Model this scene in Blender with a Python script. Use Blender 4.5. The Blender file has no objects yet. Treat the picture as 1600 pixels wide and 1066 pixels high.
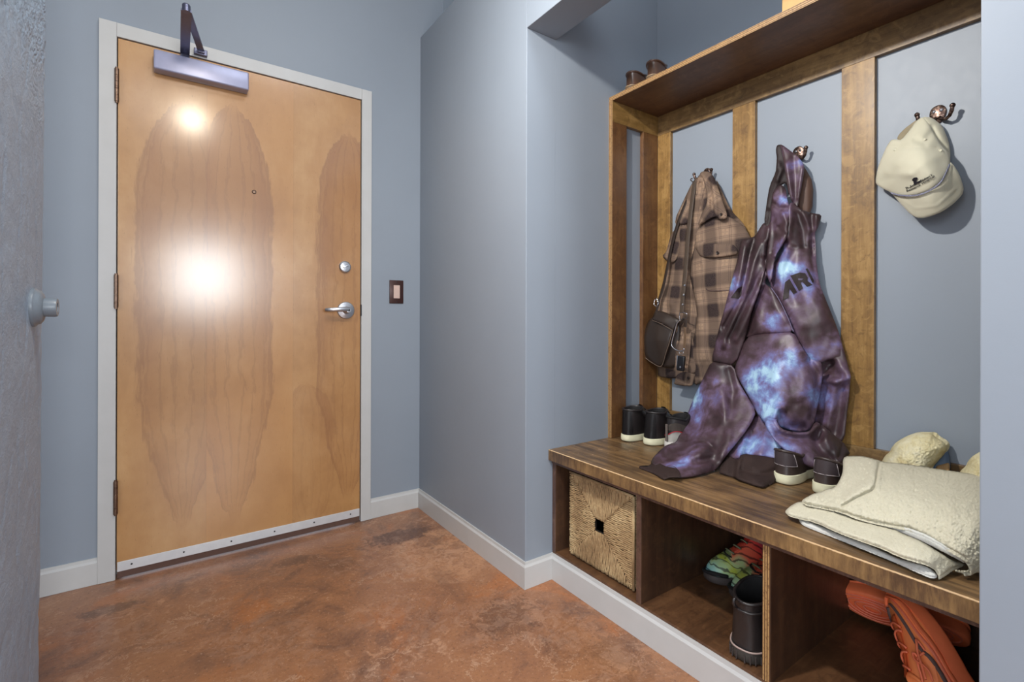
import bpy, bmesh, math, random
from mathutils import Vector, Matrix, noise as mnoise
from mathutils.geometry import delaunay_2d_cdt
random.seed(7)
SC = bpy.context.scene
C = SC.collection
PI = math.pi

# ------------------------------------------------------------------ camera
F, CY, ROLL, YAW, HC = 762.55, 495.06, 0.0029, 0.9601, 0.9955
cam_d = bpy.data.cameras.new('camera')
cam = bpy.data.objects.new('camera', cam_d)
C.objects.link(cam)
cam_d.sensor_width = 36.0
cam_d.lens = 36.0 * F / 1600.0
cam_d.shift_y = (CY - 533.0) / 1600.0
cam_d.clip_start = 0.02
cam.matrix_world = Matrix.Translation((0, 0, HC)) @ Matrix.Rotation(YAW - PI / 2, 4, 'Z') @ Matrix.Rotation(PI / 2, 4, 'X') @ Matrix.Rotation(ROLL, 4, 'Z')
SC.camera = cam

# ------------------------------------------------------------------ world, exposure
SC.view_settings.view_transform = 'Standard'
SC.view_settings.look = 'None'
SC.view_settings.gamma = 1.0
SC.view_settings.use_curve_mapping = False
SC.view_settings.exposure = 0.22
w = bpy.data.worlds.new('daylight'); SC.world = w
w.use_nodes = True
w.node_tree.nodes['Background'].inputs[0].default_value = (0.72, 0.84, 1.0, 1)
w.node_tree.nodes['Background'].inputs[1].default_value = 1.0

# ------------------------------------------------------------------ lights
def area(name, loc, target, sx, sy, power, col):
    d = bpy.data.lights.new(name, 'AREA'); d.shape = 'RECTANGLE'
    d.size = sx; d.size_y = sy; d.energy = power; d.color = col
    o = bpy.data.objects.new(name, d); C.objects.link(o)
    o.location = loc
    o.rotation_euler = (Vector(target) - Vector(loc)).to_track_quat('-Z', 'Y').to_euler()
    return o
def bulb(name, loc, power, col, r):
    d = bpy.data.lights.new(name, 'POINT'); d.energy = power; d.color = col; d.shadow_soft_size = r
    o = bpy.data.objects.new(name, d); C.objects.link(o); o.location = loc
    return o
# lamp in the entry, its shade turned towards the alcove, with a little warm light leaking all round
LAMP = (0.11, 0.93, 2.27)
bulb('entry_lamp_light', LAMP, 15, (1.0, 0.89, 0.72), 0.045)
sd = bpy.data.lights.new('entry_lamp_beam', 'SPOT'); sd.energy = 92; sd.color = (1.0, 0.965, 0.92); sd.shadow_soft_size = 0.04
sd.spot_size = math.radians(168); sd.spot_blend = 1.0
so = bpy.data.objects.new('entry_lamp_beam', sd); C.objects.link(so); so.location = LAMP
so.rotation_euler = (Vector((1.7, 0.45, 1.15)) - Vector(LAMP)).to_track_quat('-Z', 'Y').to_euler()
# daylight through the window behind the camera; rear-left and left panels are added fill
area('daylight_window_main', (0.44, -4.25, 1.62), (0.44, 0, 1.62), 0.82, 0.86, 84, (0.95, 0.98, 1.0))
area('added_rear_fill', (-1.75, -4.25, 1.7), (-1.75, 0, 1.7), 1.6, 2.2, 14, (0.86, 0.93, 1.0))  # added panel for broad soft light
area('added_left_fill', (-3.12, -1.2, 1.75), (0, -1.0, 1.5), 3.0, 2.2, 118, (0.88, 0.93, 1.0))  # added fill for the walls facing left; no window in the left wall
# added overhead fill for room and column, no known fixtures
area('added_overhead_fill', (-0.5, -1.3, 3.12), (-0.5, -1.3, 0), 0.9, 0.9, 12, (0.96, 0.97, 1.0))
area('added_overhead_fill', (0.72, 0.5, 3.12), (0.60, 0.6, 0), 0.6, 0.6, 14, (0.86, 0.93, 1.0))

def ray(px, py):
    a, b = px - 800, py - CY
    c, s = math.cos(ROLL), math.sin(ROLL)
    r, u = (a * c + b * s) / F, -(-a * s + b * c) / F
    return Vector((math.cos(YAW) + r * math.sin(YAW), math.sin(YAW) - r * math.cos(YAW), u))
def at(px, py, axis, val):
    """the point of the plane axis=val seen at this place of the photograph"""
    d = ray(px, py); k = 'xyz'.index(axis)
    o = Vector((0, 0, HC))
    return o + d * ((val - o[k]) / d[k])

# ------------------------------------------------------------------ node expressions
class E:
    nt = None
    def __init__(s, sock): s.s = sock
    @staticmethod
    def m(op, *a, clamp=False):
        n = E.nt.nodes.new('ShaderNodeMath'); n.operation = op; n.use_clamp = clamp
        for i, x in enumerate(a):
            if isinstance(x, E): E.nt.links.new(x.s, n.inputs[i])
            else: n.inputs[i].default_value = x
        return E(n.outputs[0])
    def __add__(s, o): return E.m('ADD', s, o)
    __radd__ = __add__
    def __sub__(s, o): return E.m('SUBTRACT', s, o)
    def __rsub__(s, o): return E.m('SUBTRACT', o, s)
    def __mul__(s, o): return E.m('MULTIPLY', s, o)
    __rmul__ = __mul__
    def __truediv__(s, o): return E.m('DIVIDE', s, o)
    def __pow__(s, o): return E.m('POWER', s, o)
    def __lt__(s, o): return E.m('LESS_THAN', s, o)
    def __gt__(s, o): return E.m('GREATER_THAN', s, o)
def fabs(a): return E.m('ABSOLUTE', a)
def fmax(a, b): return E.m('MAXIMUM', a, b)
def fmin(a, b): return E.m('MINIMUM', a, b)
def fsin(a): return E.m('SINE', a)
def ffrac(a): return E.m('FRACT', a)
def fclamp(a): return E.m('ADD', a, 0.0, clamp=True)
def smooth(x, a, b):
    n = E.nt.nodes.new('ShaderNodeMapRange'); n.interpolation_type = 'SMOOTHSTEP'
    E.nt.links.new(x.s, n.inputs[0])
    lo, hi = (a, b) if a < b else (b, a)
    n.inputs[1].default_value = lo; n.inputs[2].default_value = hi
    if a < b: n.inputs[3].default_value = 0; n.inputs[4].default_value = 1
    else: n.inputs[3].default_value = 1; n.inputs[4].default_value = 0
    return E(n.outputs[0])
def coords(kind='Object'):
    n = E.nt.nodes.new('ShaderNodeTexCoord')
    sp = E.nt.nodes.new('ShaderNodeSeparateXYZ'); E.nt.links.new(n.outputs[kind], sp.inputs[0])
    return n.outputs[kind], E(sp.outputs[0]), E(sp.outputs[1]), E(sp.outputs[2])
def vec(x, y, z):
    n = E.nt.nodes.new('ShaderNodeCombineXYZ')
    for i, a in enumerate((x, y, z)):
        if isinstance(a, E): E.nt.links.new(a.s, n.inputs[i])
        else: n.inputs[i].default_value = a
    return n.outputs[0]
def nse(v, scale, detail=4, rough=.55, dist=0.0, out=0):
    n = E.nt.nodes.new('ShaderNodeTexNoise'); n.inputs['Scale'].default_value = scale
    n.inputs['Detail'].default_value = detail; n.inputs['Roughness'].default_value = rough
    n.inputs['Distortion'].default_value = dist
    E.nt.links.new(v, n.inputs['Vector']); return E(n.outputs[out])
def voro(v, scale, feature='F1'):
    n = E.nt.nodes.new('ShaderNodeTexVoronoi'); n.inputs['Scale'].default_value = scale; n.feature = feature
    E.nt.links.new(v, n.inputs['Vector']); return E(n.outputs['Distance'])
def rgb(h):
    if isinstance(h, tuple): c = [x / 255 for x in h]
    else: c = [int(h[i:i + 2], 16) / 255 for i in (0, 2, 4)]
    return tuple((x / 12.92 if x <= .04045 else ((x + .055) / 1.055) ** 2.4) for x in c) + (1,)
def mix(f, a, b, mode='MIX'):
    n = E.nt.nodes.new('ShaderNodeMix'); n.data_type = 'RGBA'; n.blend_type = mode; n.clamp_factor = True
    for i, x in ((0, f), (6, a), (7, b)):
        if isinstance(x, E): E.nt.links.new(x.s, n.inputs[i])
        elif isinstance(x, tuple): n.inputs[i].default_value = x
        elif isinstance(x, (int, float)): n.inputs[i].default_value = x
        else: E.nt.links.new(x, n.inputs[i])
    return n.outputs[2]
def ramp(f, stops):
    n = E.nt.nodes.new('ShaderNodeValToRGB'); E.nt.links.new(f.s, n.inputs[0])
    cr = n.color_ramp
    while len(cr.elements) < len(stops): cr.elements.new(0.5)
    for e, (p, c) in zip(cr.elements, stops): e.position = p; e.color = c
    return n.outputs[0]
def bump(h, strength, dist=0.01, normal=None):
    n = E.nt.nodes.new('ShaderNodeBump'); n.inputs['Strength'].default_value = strength
    n.inputs['Distance'].default_value = dist
    E.nt.links.new(h.s, n.inputs['Height'])
    if normal is not None: E.nt.links.new(normal, n.inputs['Normal'])
    return n.outputs[0]
MATS = {}
def mat(name, fn=None, col=(.5, .5, .5, 1), rough=.5, metal=0.0, coat=0.0, coat_rough=.1, spec=None, sheen=0.0):
    if name in MATS: return MATS[name]
    m = bpy.data.materials.new(name); m.use_nodes = True
    nt = m.node_tree; E.nt = nt
    b = nt.nodes['Principled BSDF']
    b.inputs['Base Color'].default_value = col; b.inputs['Roughness'].default_value = rough
    b.inputs['Metallic'].default_value = metal
    b.inputs['Coat Weight'].default_value = coat; b.inputs['Coat Roughness'].default_value = coat_rough
    if spec is not None: b.inputs['Specular IOR Level'].default_value = spec
    if sheen: b.inputs['Sheen Weight'].default_value = sheen
    if fn:
        r = fn()
        for k, v in r.items():
            s = b.inputs[k]
            if isinstance(v, E): nt.links.new(v.s, s)
            elif isinstance(v, (int, float, tuple)): s.default_value = v
            else: nt.links.new(v, s)
    MATS[name] = m
    return m
def plain(name, c, rough=.5, **k):
    """single-hue material with a faint procedural mottling"""
    def f():
        v, x, y, z = coords()
        n = nse(v, 45, 3)
        a = rgb(c); d = tuple(q * .86 for q in a[:3]) + (1,); l = tuple(min(1, q * 1.1) for q in a[:3]) + (1,)
        return {'Base Color': mix(n, d, l), 'Normal': bump(nse(v, 300, 2), .08, .002)}
    return mat(name, f, rough=rough, **k)

# ------------------------------------------------------------------ mesh helpers
def bx(bm, x0, x1, y0, y1, z0, z1, bev=0.0, seg=2, mi=0):
    t = bmesh.new()
    bmesh.ops.create_cube(t, size=1)
    for v in t.verts:
        v.co = Vector(((x0 + x1) / 2 + v.co.x * (x1 - x0), (y0 + y1) / 2 + v.co.y * (y1 - y0), (z0 + z1) / 2 + v.co.z * (z1 - z0)))
    if bev > 0:
        bmesh.ops.bevel(t, geom=t.edges[:], offset=bev, segments=seg, profile=.5, affect='EDGES')
    for f in t.faces: f.material_index = mi
    me = bpy.data.meshes.new('t'); t.to_mesh(me); t.free(); bm.from_mesh(me); bpy.data.meshes.remove(me)
def tube(bm, pts, rad, sides=10, cap=True, closed=False, flat=1.0, up=None):
    """sweep a round (or flattened) section along pts; rad is a number or a list"""
    pts = [Vector(p) for p in pts]; n = len(pts)
    rs = rad if isinstance(rad, (list, tuple)) else [rad] * n
    rings = []; nrm = None
    for i, p in enumerate(pts):
        if closed: t = (pts[(i + 1) % n] - pts[i - 1]).normalized()
        else: t = (pts[min(i + 1, n - 1)] - pts[max(i - 1, 0)]).normalized()
        if up is not None: a = Vector(up)
        elif nrm is None: a = Vector((0, 0, 1)) if abs(t.z) < .9 else Vector((1, 0, 0))
        else: a = nrm
        b = t.cross(a)
        if b.length < 1e-6: b = t.cross(Vector((.3, 1, .2)))
        b.normalize(); a = b.cross(t).normalized(); nrm = a
        rings.append([bm.verts.new(p + (b * math.cos(q) + a * math.sin(q) * flat) * rs[i]) for q in [2 * PI * k / sides for k in range(sides)]])
    m = n if closed else n - 1
    for i in range(m):
        A, B = rings[i], rings[(i + 1) % n]
        for k in range(sides):
            bm.faces.new((A[k], A[(k + 1) % sides], B[(k + 1) % sides], B[k]))
    if cap and not closed:
        bm.faces.new(rings[0][::-1]); bm.faces.new(rings[-1])
def lathe(bm, prof, sides=32, mtx=None, cap=True):
    """prof: list of (radius, height) turned about local Z, then moved by mtx"""
    mtx = mtx or Matrix()
    rings = []
    for r, z in prof:
        if r < 1e-6: rings.append([bm.verts.new(mtx @ Vector((0, 0, z)))])
        else: rings.append([bm.verts.new(mtx @ Vector((r * math.cos(2 * PI * k / sides), r * math.sin(2 * PI * k / sides), z))) for k in range(sides)])
    for A, B in zip(rings, rings[1:]):
        for k in range(sides):
            k2 = (k + 1) % sides
            if len(A) == 1 and len(B) == 1: break
            if len(A) == 1: bm.faces.new((A[0], B[k], B[k2]))
            elif len(B) == 1: bm.faces.new((A[k], A[k2], B[0]))
            else: bm.faces.new((A[k], A[k2], B[k2], B[k]))
    if cap:
        if len(rings[0]) > 1: bm.faces.new(rings[0][::-1])
        if len(rings[-1]) > 1: bm.faces.new(rings[-1])
def grid(bm, fn, nu, nv, close_u=False):
    """surface fn(i/nu, j/nv) -> point"""
    V = [[bm.verts.new(fn(i / nu, j / nv)) for j in range(nv + 1)] for i in range(nu if close_u else nu + 1)]
    for i in range(nu):
        for j in range(nv):
            a, b = V[i], V[(i + 1) % len(V)]
            bm.faces.new((a[j], b[j], b[j + 1], a[j + 1]))
    return V
def obj(name, bm, m, parent=None, smooth=False, angle=None, mods=None):
    bmesh.ops.recalc_face_normals(bm, faces=bm.faces)
    me = bpy.data.meshes.new(name); bm.to_mesh(me); bm.free()
    o = bpy.data.objects.new(name, me); C.objects.link(o)
    for q in (m if isinstance(m, (list, tuple)) else [m]): me.materials.append(q)
    if smooth:
        for p in me.polygons: p.use_smooth = True
        if angle: me.set_sharp_from_angle(angle=math.radians(angle))
    if parent:
        o.parent = parent
        o.matrix_parent_inverse = Matrix.Translation(-parent.location) if parent.rotation_euler[:] == (0, 0, 0) else Matrix()
    return o
def tag(o, label=None, cat=None, group=None, kind=None):
    if label: o['label'] = label
    if cat: o['category'] = cat
    if group: o['group'] = group
    if kind: o['kind'] = kind
    return o
def thing(name, loc, label, cat, group=None, rot=(0, 0, 0)):
    o = bpy.data.objects.new(name, None); C.objects.link(o)
    o.location = loc; o.rotation_euler = rot; o.empty_display_size = .05
    return tag(o, label, cat, group)
def struct(name, bm, m, parent=None, **k):
    o = obj(name, bm, m, parent, **k)
    if parent is None: o['kind'] = 'structure'
    return o
def NB(): return bmesh.new()

# ------------------------------------------------------------------ materials of the setting
def m_wall():
    v, x, y, z = coords()
    n = nse(v, 3.0, 3); f = nse(v, 420, 2); g = nse(v, 60, 3)
    return {'Base Color': mix(n, rgb((135, 144, 155)), rgb((142, 151, 162))), 'Normal': bump(f * .5 + g, .06, .002), 'Roughness': .42 + g * .1}
WALL = mat('wall_paint', m_wall)
def m_column():
    v, x, y, z = coords()
    g = nse(v, 30, 6, .65); h = nse(v, 110, 5, .7); st = nse(vec(x * 3, y, z), 9, 5, .6, 1.0)
    top = smooth(z + (nse(v, 5, 3) - .5) * .7, 1.45, 1.75)
    vo = voro(v, 120)
    return {'Base Color': mix(st, rgb((148, 164, 182)), rgb((164, 180, 198))), 'Normal': bump(g * .7 + h * .5 + top * (1 - vo) * .9, .75, .006), 'Roughness': .42}
COLUMN = mat('painted_rough_concrete', m_column)
def m_trim():
    v, x, y, z = coords()
    n = nse(v, 12, 4)
    return {'Base Color': mix(n, rgb((186, 186, 184)), rgb((198, 198, 197))), 'Normal': bump(nse(v, 90, 3), .05, .002)}
TRIM = mat('trim_paint', m_trim, rough=.38)
def m_ceil():
    v, x, y, z = coords()
    return {'Base Color': mix(nse(v, 8, 3), rgb((190, 192, 194)), rgb((204, 206, 208)))}
CEIL = mat('ceiling_paint', m_ceil, rough=.8)
def m_floor():
    v, x, y, z = coords()
    big = nse(v, 1.9, 6, .62, .6); mid = nse(v, 5.5, 8, .68, 1.2); fine = nse(v, 26, 8, .7, .8); dot = nse(v, 95, 4, .7)
    base = ramp(big * .55 + mid * .45, [(.30, rgb((88, 60, 46))), (.42, rgb((122, 84, 62))), (.50, rgb((150, 102, 70))), (.60, rgb((162, 112, 76))), (.74, rgb((172, 132, 100)))])
    base = mix(smooth(nse(v, 3.1, 5, .6, .8), .52, .66) * .6, base, rgb((176, 104, 48)))        # ochre blooms
    scuf = smooth(fine * .6 + mid * .4, .53, .62) * smooth(nse(v, 2.3, 3), .42, .60)
    base = mix(scuf * .55, base, rgb((196, 148, 112)))                                          # pale worn skin
    # the big scaly patch by the corner and a dark one beside it
    dx, dy = x - .93, y - 1.86
    r = E.m('SQRT', dx * dx * 5.5 + dy * dy * 3.0) + (mid - .5) * .38 + (fine - .5) * .2
    patch = smooth(r, .47, .38)
    base = mix(patch * (.35 + .5 * smooth(fine, .40, .60)), base, rgb((192, 142, 104)))
    dx, dy = x - .86, y - 2.10
    r2 = E.m('SQRT', dx * dx * 4.5 + dy * dy * 20.0) + (fine - .5) * .5
    base = mix(smooth(r2, .36, .22) * .75, base, rgb((84, 56, 44)))
    for (cx, cy, ax, ay, s) in ((.40, 2.13, 14, 60, .55), (-.17, 2.13, 22, 90, .55), (.92, 1.33, 10, 14, .4), (1.1, 1.0, 12, 12, .35)):
        dx, dy = x - cx, y - cy
        r3 = E.m('SQRT', dx * dx * ax + dy * dy * ay) + (fine - .5) * .9 + (mid - .5) * .6
        base = mix(smooth(r3, .42, .2) * s, base, rgb((84, 58, 44)))
    cr = voro(vec(x + (mid - .5) * .6, y + (fine - .5) * .18, z), 2.6, 'DISTANCE_TO_EDGE')
    crack = smooth(cr, .012, .002) * smooth(nse(v, 4, 2), .45, .6)
    base = mix(crack * .45, base, rgb((206, 170, 140)))
    base = mix(smooth(dot, .56, .68) * .55, base, rgb((84, 56, 42)))
    base = mix(smooth(dot, .42, .30) * .45, base, rgb((206, 172, 142)))
    base = mix(smooth(nse(v, 3.4, 4, .6), .45, .6) * smooth(fine, .46, .56) * .25, base, rgb((188, 150, 124)))
    base = mix(smooth(nse(vec(x + 7.0, y, z), 2.6, 6, .7, 1.0), .56, .66) * .35, base, rgb((98, 66, 50)))
    return {'Base Color': base, 'Roughness': .30 + fine * .22, 'Normal': bump(fine * .6 + mid * .8 + dot * .3, .22, .004)}
FLOOR = mat('acid_stained_concrete', m_floor, coat=.35, coat_rough=.22)

# ------------------------------------------------------------------ room shell
XW, XI, YS, YB, XR, YP = 1.069, 1.208, 1.438, 2.370, 1.805, 0.212   # wing face/inner, alcove side, door wall, alcove back, pillar edge
ZW, ZO, ZC = 2.456, 2.056, 3.15
BB, BT = .096, .011
bm = NB(); bx(bm, -3.2, 2.2, -4.5, 2.6, -.08, 0); struct('floor', bm, FLOOR)
bm = NB(); bx(bm, -3.2, 2.6, -4.5, 3.6, ZC, ZC + .1); struct('ceiling', bm, CEIL)
XL0, XL1, XD0, XD1 = -.2193, -.1674, .7575, .8066      # casing outer/inner, left and right
ZD, ZT = 2.045, 2.0973
bm = NB()
bx(bm, -3.2, XL1 - .01, YB, YB + .15, 0, ZC); bx(bm, XD1 - .01, XI - .009, YB, YB + .15, 0, ZC)
bx(bm, XL1 - .01, XD1 - .01, YB, YB + .15, ZT - .01, ZC)
struct('wall_back', bm, WALL)
bm = NB()
bx(bm, XW, XI, YS, YB, 0, ZW, .002)                      # partition beside the door
bx(bm, XW, XI, YP, YS - .0005, ZO, ZW, .002)             # bulkhead over the alcove
bx(bm, XW, XI, -4.4, YP, 0, ZC, .002)                    # pillar and the wall running on behind
struct('wall_right', bm, WALL)
bm = NB(); bx(bm, XI - .001, XR + .1, YS, YS + .11, 0, ZC); struct('wall_alcove_far', bm, WALL)
bm = NB(); bx(bm, XR, XR + .1, YP - .1, YS - .0005, 0, ZC); struct('wall_alcove_back', bm, WALL)
bm = NB(); bx(bm, XI + .0005, XR - .0005, YP - .1, YP, 0, ZC); struct('wall_alcove_near', bm, WALL)
DARK = plain('shaft_painted_shade', (70, 78, 88), .9)  # shade of the shaft put into the colour, a darkened wall tone
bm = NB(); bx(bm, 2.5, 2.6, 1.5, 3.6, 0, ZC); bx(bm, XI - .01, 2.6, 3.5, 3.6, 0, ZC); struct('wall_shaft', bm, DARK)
bm = NB(); bx(bm, -3.3, -3.2, -4.5, 2.6, 0, ZC); struct('wall_left', bm, WALL)
# wall behind the camera with two window openings
bm = NB()
for x0, x1, z0, z1 in ((-3.2, -2.6, 0, ZC), (-.9, -.2, 0, ZC), (1.2, 2.2, 0, ZC), (-2.6, -.9, 0, .6), (-2.6, -.9, 2.85, ZC), (-.2, 1.2, 0, .95), (-.2, 1.2, 2.4, ZC)):
    bx(bm, x0, x1, -4.5, -4.3, z0, z1)
struct('wall_rear', bm, WALL)
for n, (x0, x1, z0, z1) in enumerate(((-.2, 1.2, .95, 2.4), (-2.6, -.9, .6, 2.85)), 1):
    bm = NB()
    for a in (x0, x1 - .05): bx(bm, a, a + .05, -4.34, -4.28, z0, z1)
    for a in (z0, z1 - .05): bx(bm, x0 + .05, x1 - .05, -4.34, -4.28, a, a + .05)
    struct('window_%d' % n, bm, TRIM)
# rough painted concrete column at the left edge
def build_column():
    bm = NB(); x0, y1, y0 = -.245, 1.558, .80
    nz, ny = 420, 150
    def disp(y, z):
        p = Vector((0, y * 1.0, z))
        d = (mnoise.fractal(p * 7, 1, 2, 4) * .0016 + mnoise.fractal(p * 26, 1, 2, 4) * .0011)
        tz = max(0, min(1, (z + mnoise.noise(p * 4) * .35 - 1.45) / .3))
        d += tz * mnoise.fractal(p * 60, 1, 2, 3) * .004
        c = mnoise.noise(Vector((3, y * 9, z * 3.2)))
        if abs(c) < .05: d -= (.05 - abs(c)) * .03
        return d
    def face(u, v):
        z = v * ZC; y = y1 - u * (y1 - y0)
        edge = -.010 * max(0, 1 - u * 28) ** 2
        lean = (z - .15) / 1.6 * -.0035
        yy = y + (mnoise.noise(Vector((9, 0, z * 14))) * .004 + mnoise.noise(Vector((2, 5, z * 45))) * .002) * max(0, 1 - u * 6) + (z - .15) * .032 * max(0, 1 - u)
        return Vector((x0 + disp(y, z) + edge, yy, z))
    V = grid(bm, face, ny, nz)
    # far and near ends, back
    far = V[0]; near = V[-1]
    fb = [bm.verts.new((-.75, v.co.y, v.co.z)) for v in far]; nb = [bm.verts.new((-.75, v.co.y, v.co.z)) for v in near]
    for j in range(nz):
        bm.faces.new((far[j], far[j + 1], fb[j + 1], fb[j])); bm.faces.new((near[j], nb[j], nb[j + 1], near[j + 1])); bm.faces.new((fb[j], fb[j + 1], nb[j + 1], nb[j]))
    o = struct('column', bm, COLUMN, smooth=True, angle=60)
    tag(o, 'rough painted blue-grey concrete column at the left edge', 'column')
build_column()
# conduit stub with a ribbed escutcheon on the column
PIPE = plain('painted_pipe', (128, 138, 148), .35)
t = thing('pipe_stub', (-.245, 1.466, 1.013), 'short painted pipe stub with round flange sticking out of the rough concrete column', 'pipe')
M = Matrix.Translation((-.247, 1.466, 1.013)) @ Matrix.Rotation(PI / 2, 4, 'Y')
bm = NB(); lathe(bm, [(.0, -.004), (.041, -.004), (.043, .002), (.042, .007), (.038, .010), (.036, .015), (.030, .019), (.0235, .021), (0, .021)], 40, M); obj('flange', bm, PIPE, t, True, 35)
bm = NB(); lathe(bm, [(.0205, .019), (.021, .038), (.0195, .042), (.011, .042), (.010, .026), (0, .026)], 32, M, cap=False); obj('pipe', bm, PIPE, t, True, 35)

# ------------------------------------------------------------------ baseboards
def baseboard(name, pts, h=BB, t=BT):
    """pts: wall line corners in order, board stands on the left of the direction of travel"""
    bm = NB(); prof = [(0, 0), (t, 0), (t, h * .82), (t * .55, h * .9), (t * .45, h), (0, h)]
    n = len(pts); P = [Vector(p) for p in pts]; rows = []
    for i in range(n):
        d0 = (P[i] - P[i - 1]).normalized() if i > 0 else (P[1] - P[0]).normalized()
        d1 = (P[i + 1] - P[i]).normalized() if i < n - 1 else d0
        n0, n1 = Vector((-d0.y, d0.x)), Vector((-d1.y, d1.x))
        m = (n0 + n1); m = m / (1 + n0.dot(n1))
        rows.append([bm.verts.new((P[i].x + m.x * a, P[i].y + m.y * a, b + .0005)) for a, b in prof])
    k = len(prof)
    for A, B in zip(rows, rows[1:]):
        for j in range(k): bm.faces.new((A[j], A[(j + 1) % k], B[(j + 1) % k], B[j]))
    bm.faces.new(rows[0]); bm.faces.new(rows[-1][::-1])
    struct(name, bm, TRIM)
baseboard('baseboard_left', [(XL0 - .0005, YB), (-3.19, YB)])
baseboard('baseboard_right', [(1.197, 0.213), (1.197, YS - .0005), (XW, YS - .0005), (XW, YB), (XD1 + .0005, YB)])

# ------------------------------------------------------------------ entry door
bm = NB()
YC = 2.354
for a, b in ((XL0, XL1), (XD0, XD1)): bx(bm, a, b, YC, YB + .12, 0.0005, ZT, .0015)
bx(bm, XL1 + .0002, XD0 - .0002, YC, YB + .12, ZD, ZT, .0015)
bx(bm, XL1 + .0002, XL1 + .014, YC + .052, YB + .12, 0.0005, ZD); bx(bm, XD0 - .014, XD0 - .0002, YC + .052, YB + .12, 0.0005, ZD)
bx(bm, XL1 + .014, XD0 - .014, YC + .052, YB + .12, ZD - .014, ZD)
struct('trim_1', bm, TRIM)
DX0, DX1 = XL1 + .0035, XD0 - .0045
SEAM1 = at(323, 450, 'y', YC).x; SEAM2 = at(458.5, 450, 'y', YC).x
def m_door():
    v, x, y, z = coords()
    def L(px, py): p = at(px, py, 'y', YC); return p.x, p.z
    n1 = nse(vec(x * 1.0, y, z * .35), 9, 5, .6, .4); n2 = nse(vec(x * 4, y, z * .6), 14, 6, .65, .3); n3 = nse(v, 5, 4, .6); nj = nse(vec(x, y, z), 28, 3)
    fine = nse(vec(x * 22, y, z * 1.4), 20, 4, .7); fleck = nse(vec(x * 5, y, z * .9), 60, 3, .6)
    pick = smooth(x, SEAM2 - .0006, SEAM2 + .0006)
    right1 = smooth(x, SEAM1 - .0006, SEAM1 + .0006)
    base = ramp(n1 * .5 + n3 * .5, [(.3, rgb((162, 114, 64))), (.5, rgb((182, 134, 80))), (.72, rgb((200, 156, 104)))])
    base = mix(right1 * (1 - pick) * .35, base, rgb((194, 138, 76)))
    # cathedral figures: closed contours of tall flame shapes; darkness follows contour bands
    def flame(cx, zt, zb, hw, skew=0.0):
        c = (z - zb) * (1.0 / (zt - zb))
        cc = fclamp(c + (nse(vec(x * 6.0, y, z * 1.2), 4, 4, .6) - .5) * .10)
        # rounded crown, long parallel sides, tapering jagged foot
        prof = ((1 - (1 - fmin((1 - cc) * 4.2, 1.0)) ** 2.0 + .0001) ** .62) * (fmin(cc * 3.4, 1.0) ** .8 * .88 + .12)
        d = fabs(x - cx - (cc - .5) * skew + (n1 - .5) * .05) / (prof * hw + .004)
        inside = smooth(c, -.02, .03) * smooth(c, 1.02, .97)
        return d + (n2 - .5) * .42 + (nj - .5) * .08, inside, c
    def paint(base, spec, k=1.0, sideclip=None):
        d, ins, c = flame(*spec)
        body = smooth(d, 1.07, .72) * ins
        band = body * smooth(d, .35, .95)
        ringl = smooth(fabs(ffrac(d * 3.2 + n3 * .8) - .5), .30, .48) * body
        edge = smooth(fabs(d - .95), .10, .01) * ins
        if sideclip is not None: body, band, ringl, edge = [q * sideclip for q in (body, band, ringl, edge)]
        base = mix(body * (.12 + .3 * smooth(c, .25, .85)) * k, base, rgb((150, 98, 52)))
        base = mix(band * .38 * k * (.35 + .65 * smooth(c, .1, .7)), base, rgb((140, 88, 52)))
        base = mix(ringl * .2 * k, base, rgb((120, 74, 44)))
        base = mix(edge * .36 * k, base, rgb((128, 80, 46)))
        return base
    def spec(pl, pr, pt, pb):
        xl, zl = L(pl, 450); xr, zr = L(pr, 450); _, zt = L((pl + pr) / 2, pt); _, zb = L((pl + pr) / 2, pb)
        return ((xl + xr) / 2, zt, zb, (xr - xl) / 2)
    base = paint(base, spec(214, 352, 160, 815), 1.15, 1 - right1)
    base = paint(base, spec(305, 424, 166, 808), 1.15, right1 * (1 - pick))
    base = paint(base, spec(497, 590, 208, 775), 1.15, pick)
    base = paint(base, spec(440, 520, 600, 840), .5, pick)
    base = mix(smooth(fine, .5, .75) * .10, base, rgb((150, 100, 60)))
    base = mix(smooth(fleck, .66, .72) * .35, base, rgb((110, 70, 40)))
    seam = fmin(fabs(x - SEAM1), fabs(x - SEAM2))
    base = mix(smooth(seam, .0012, .0003) * .25, base, rgb((120, 76, 44)))
    return {'Base Color': base, 'Roughness': .40 + fine * .1, 'Normal': bump(fine, .03, .001)}
DOOR = mat('birch_veneer', m_door, coat=1.0, coat_rough=.19)
door = thing('door_1', (0.3, YC, 0), 'wooden entry door', 'door'); door['kind'] = 'structure'
del door['label']; del door['category']
YD = YC + .004
bm = NB(); bx(bm, DX0, DX1, YD, YD + .044, .036, ZD - .004, .0015); obj('door_leaf', bm, DOOR, door)
STEEL = mat('brushed_steel', lambda: (lambda c: {'Roughness': .26 + nse(c[0], 200, 2) * .12})(coords()), col=rgb((200, 202, 208)), metal=1.0)
ALU = mat('white_aluminium', lambda: (lambda c: {'Base Color': mix(nse(c[0], 30, 3), rgb((200, 202, 206)), rgb((222, 224, 226)))})(coords()), rough=.35, metal=.3)
NICK = plain('dark_screw_steel', (70, 70, 74), .35, metal=.9)
RUB = plain('brown_rubber_strip', (92, 66, 56), .6)
BRZ = mat('oil_rubbed_bronze_hinge', lambda: (lambda c: {'Base Color': mix(nse(c[0], 60, 4), rgb((90, 66, 56)), rgb((150, 126, 108)))})(coords()), rough=.33, metal=.9)
bm = NB()
zl = at(184, 888, 'y', YC).z; zr = at(562, 796, 'y', YC).z
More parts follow.
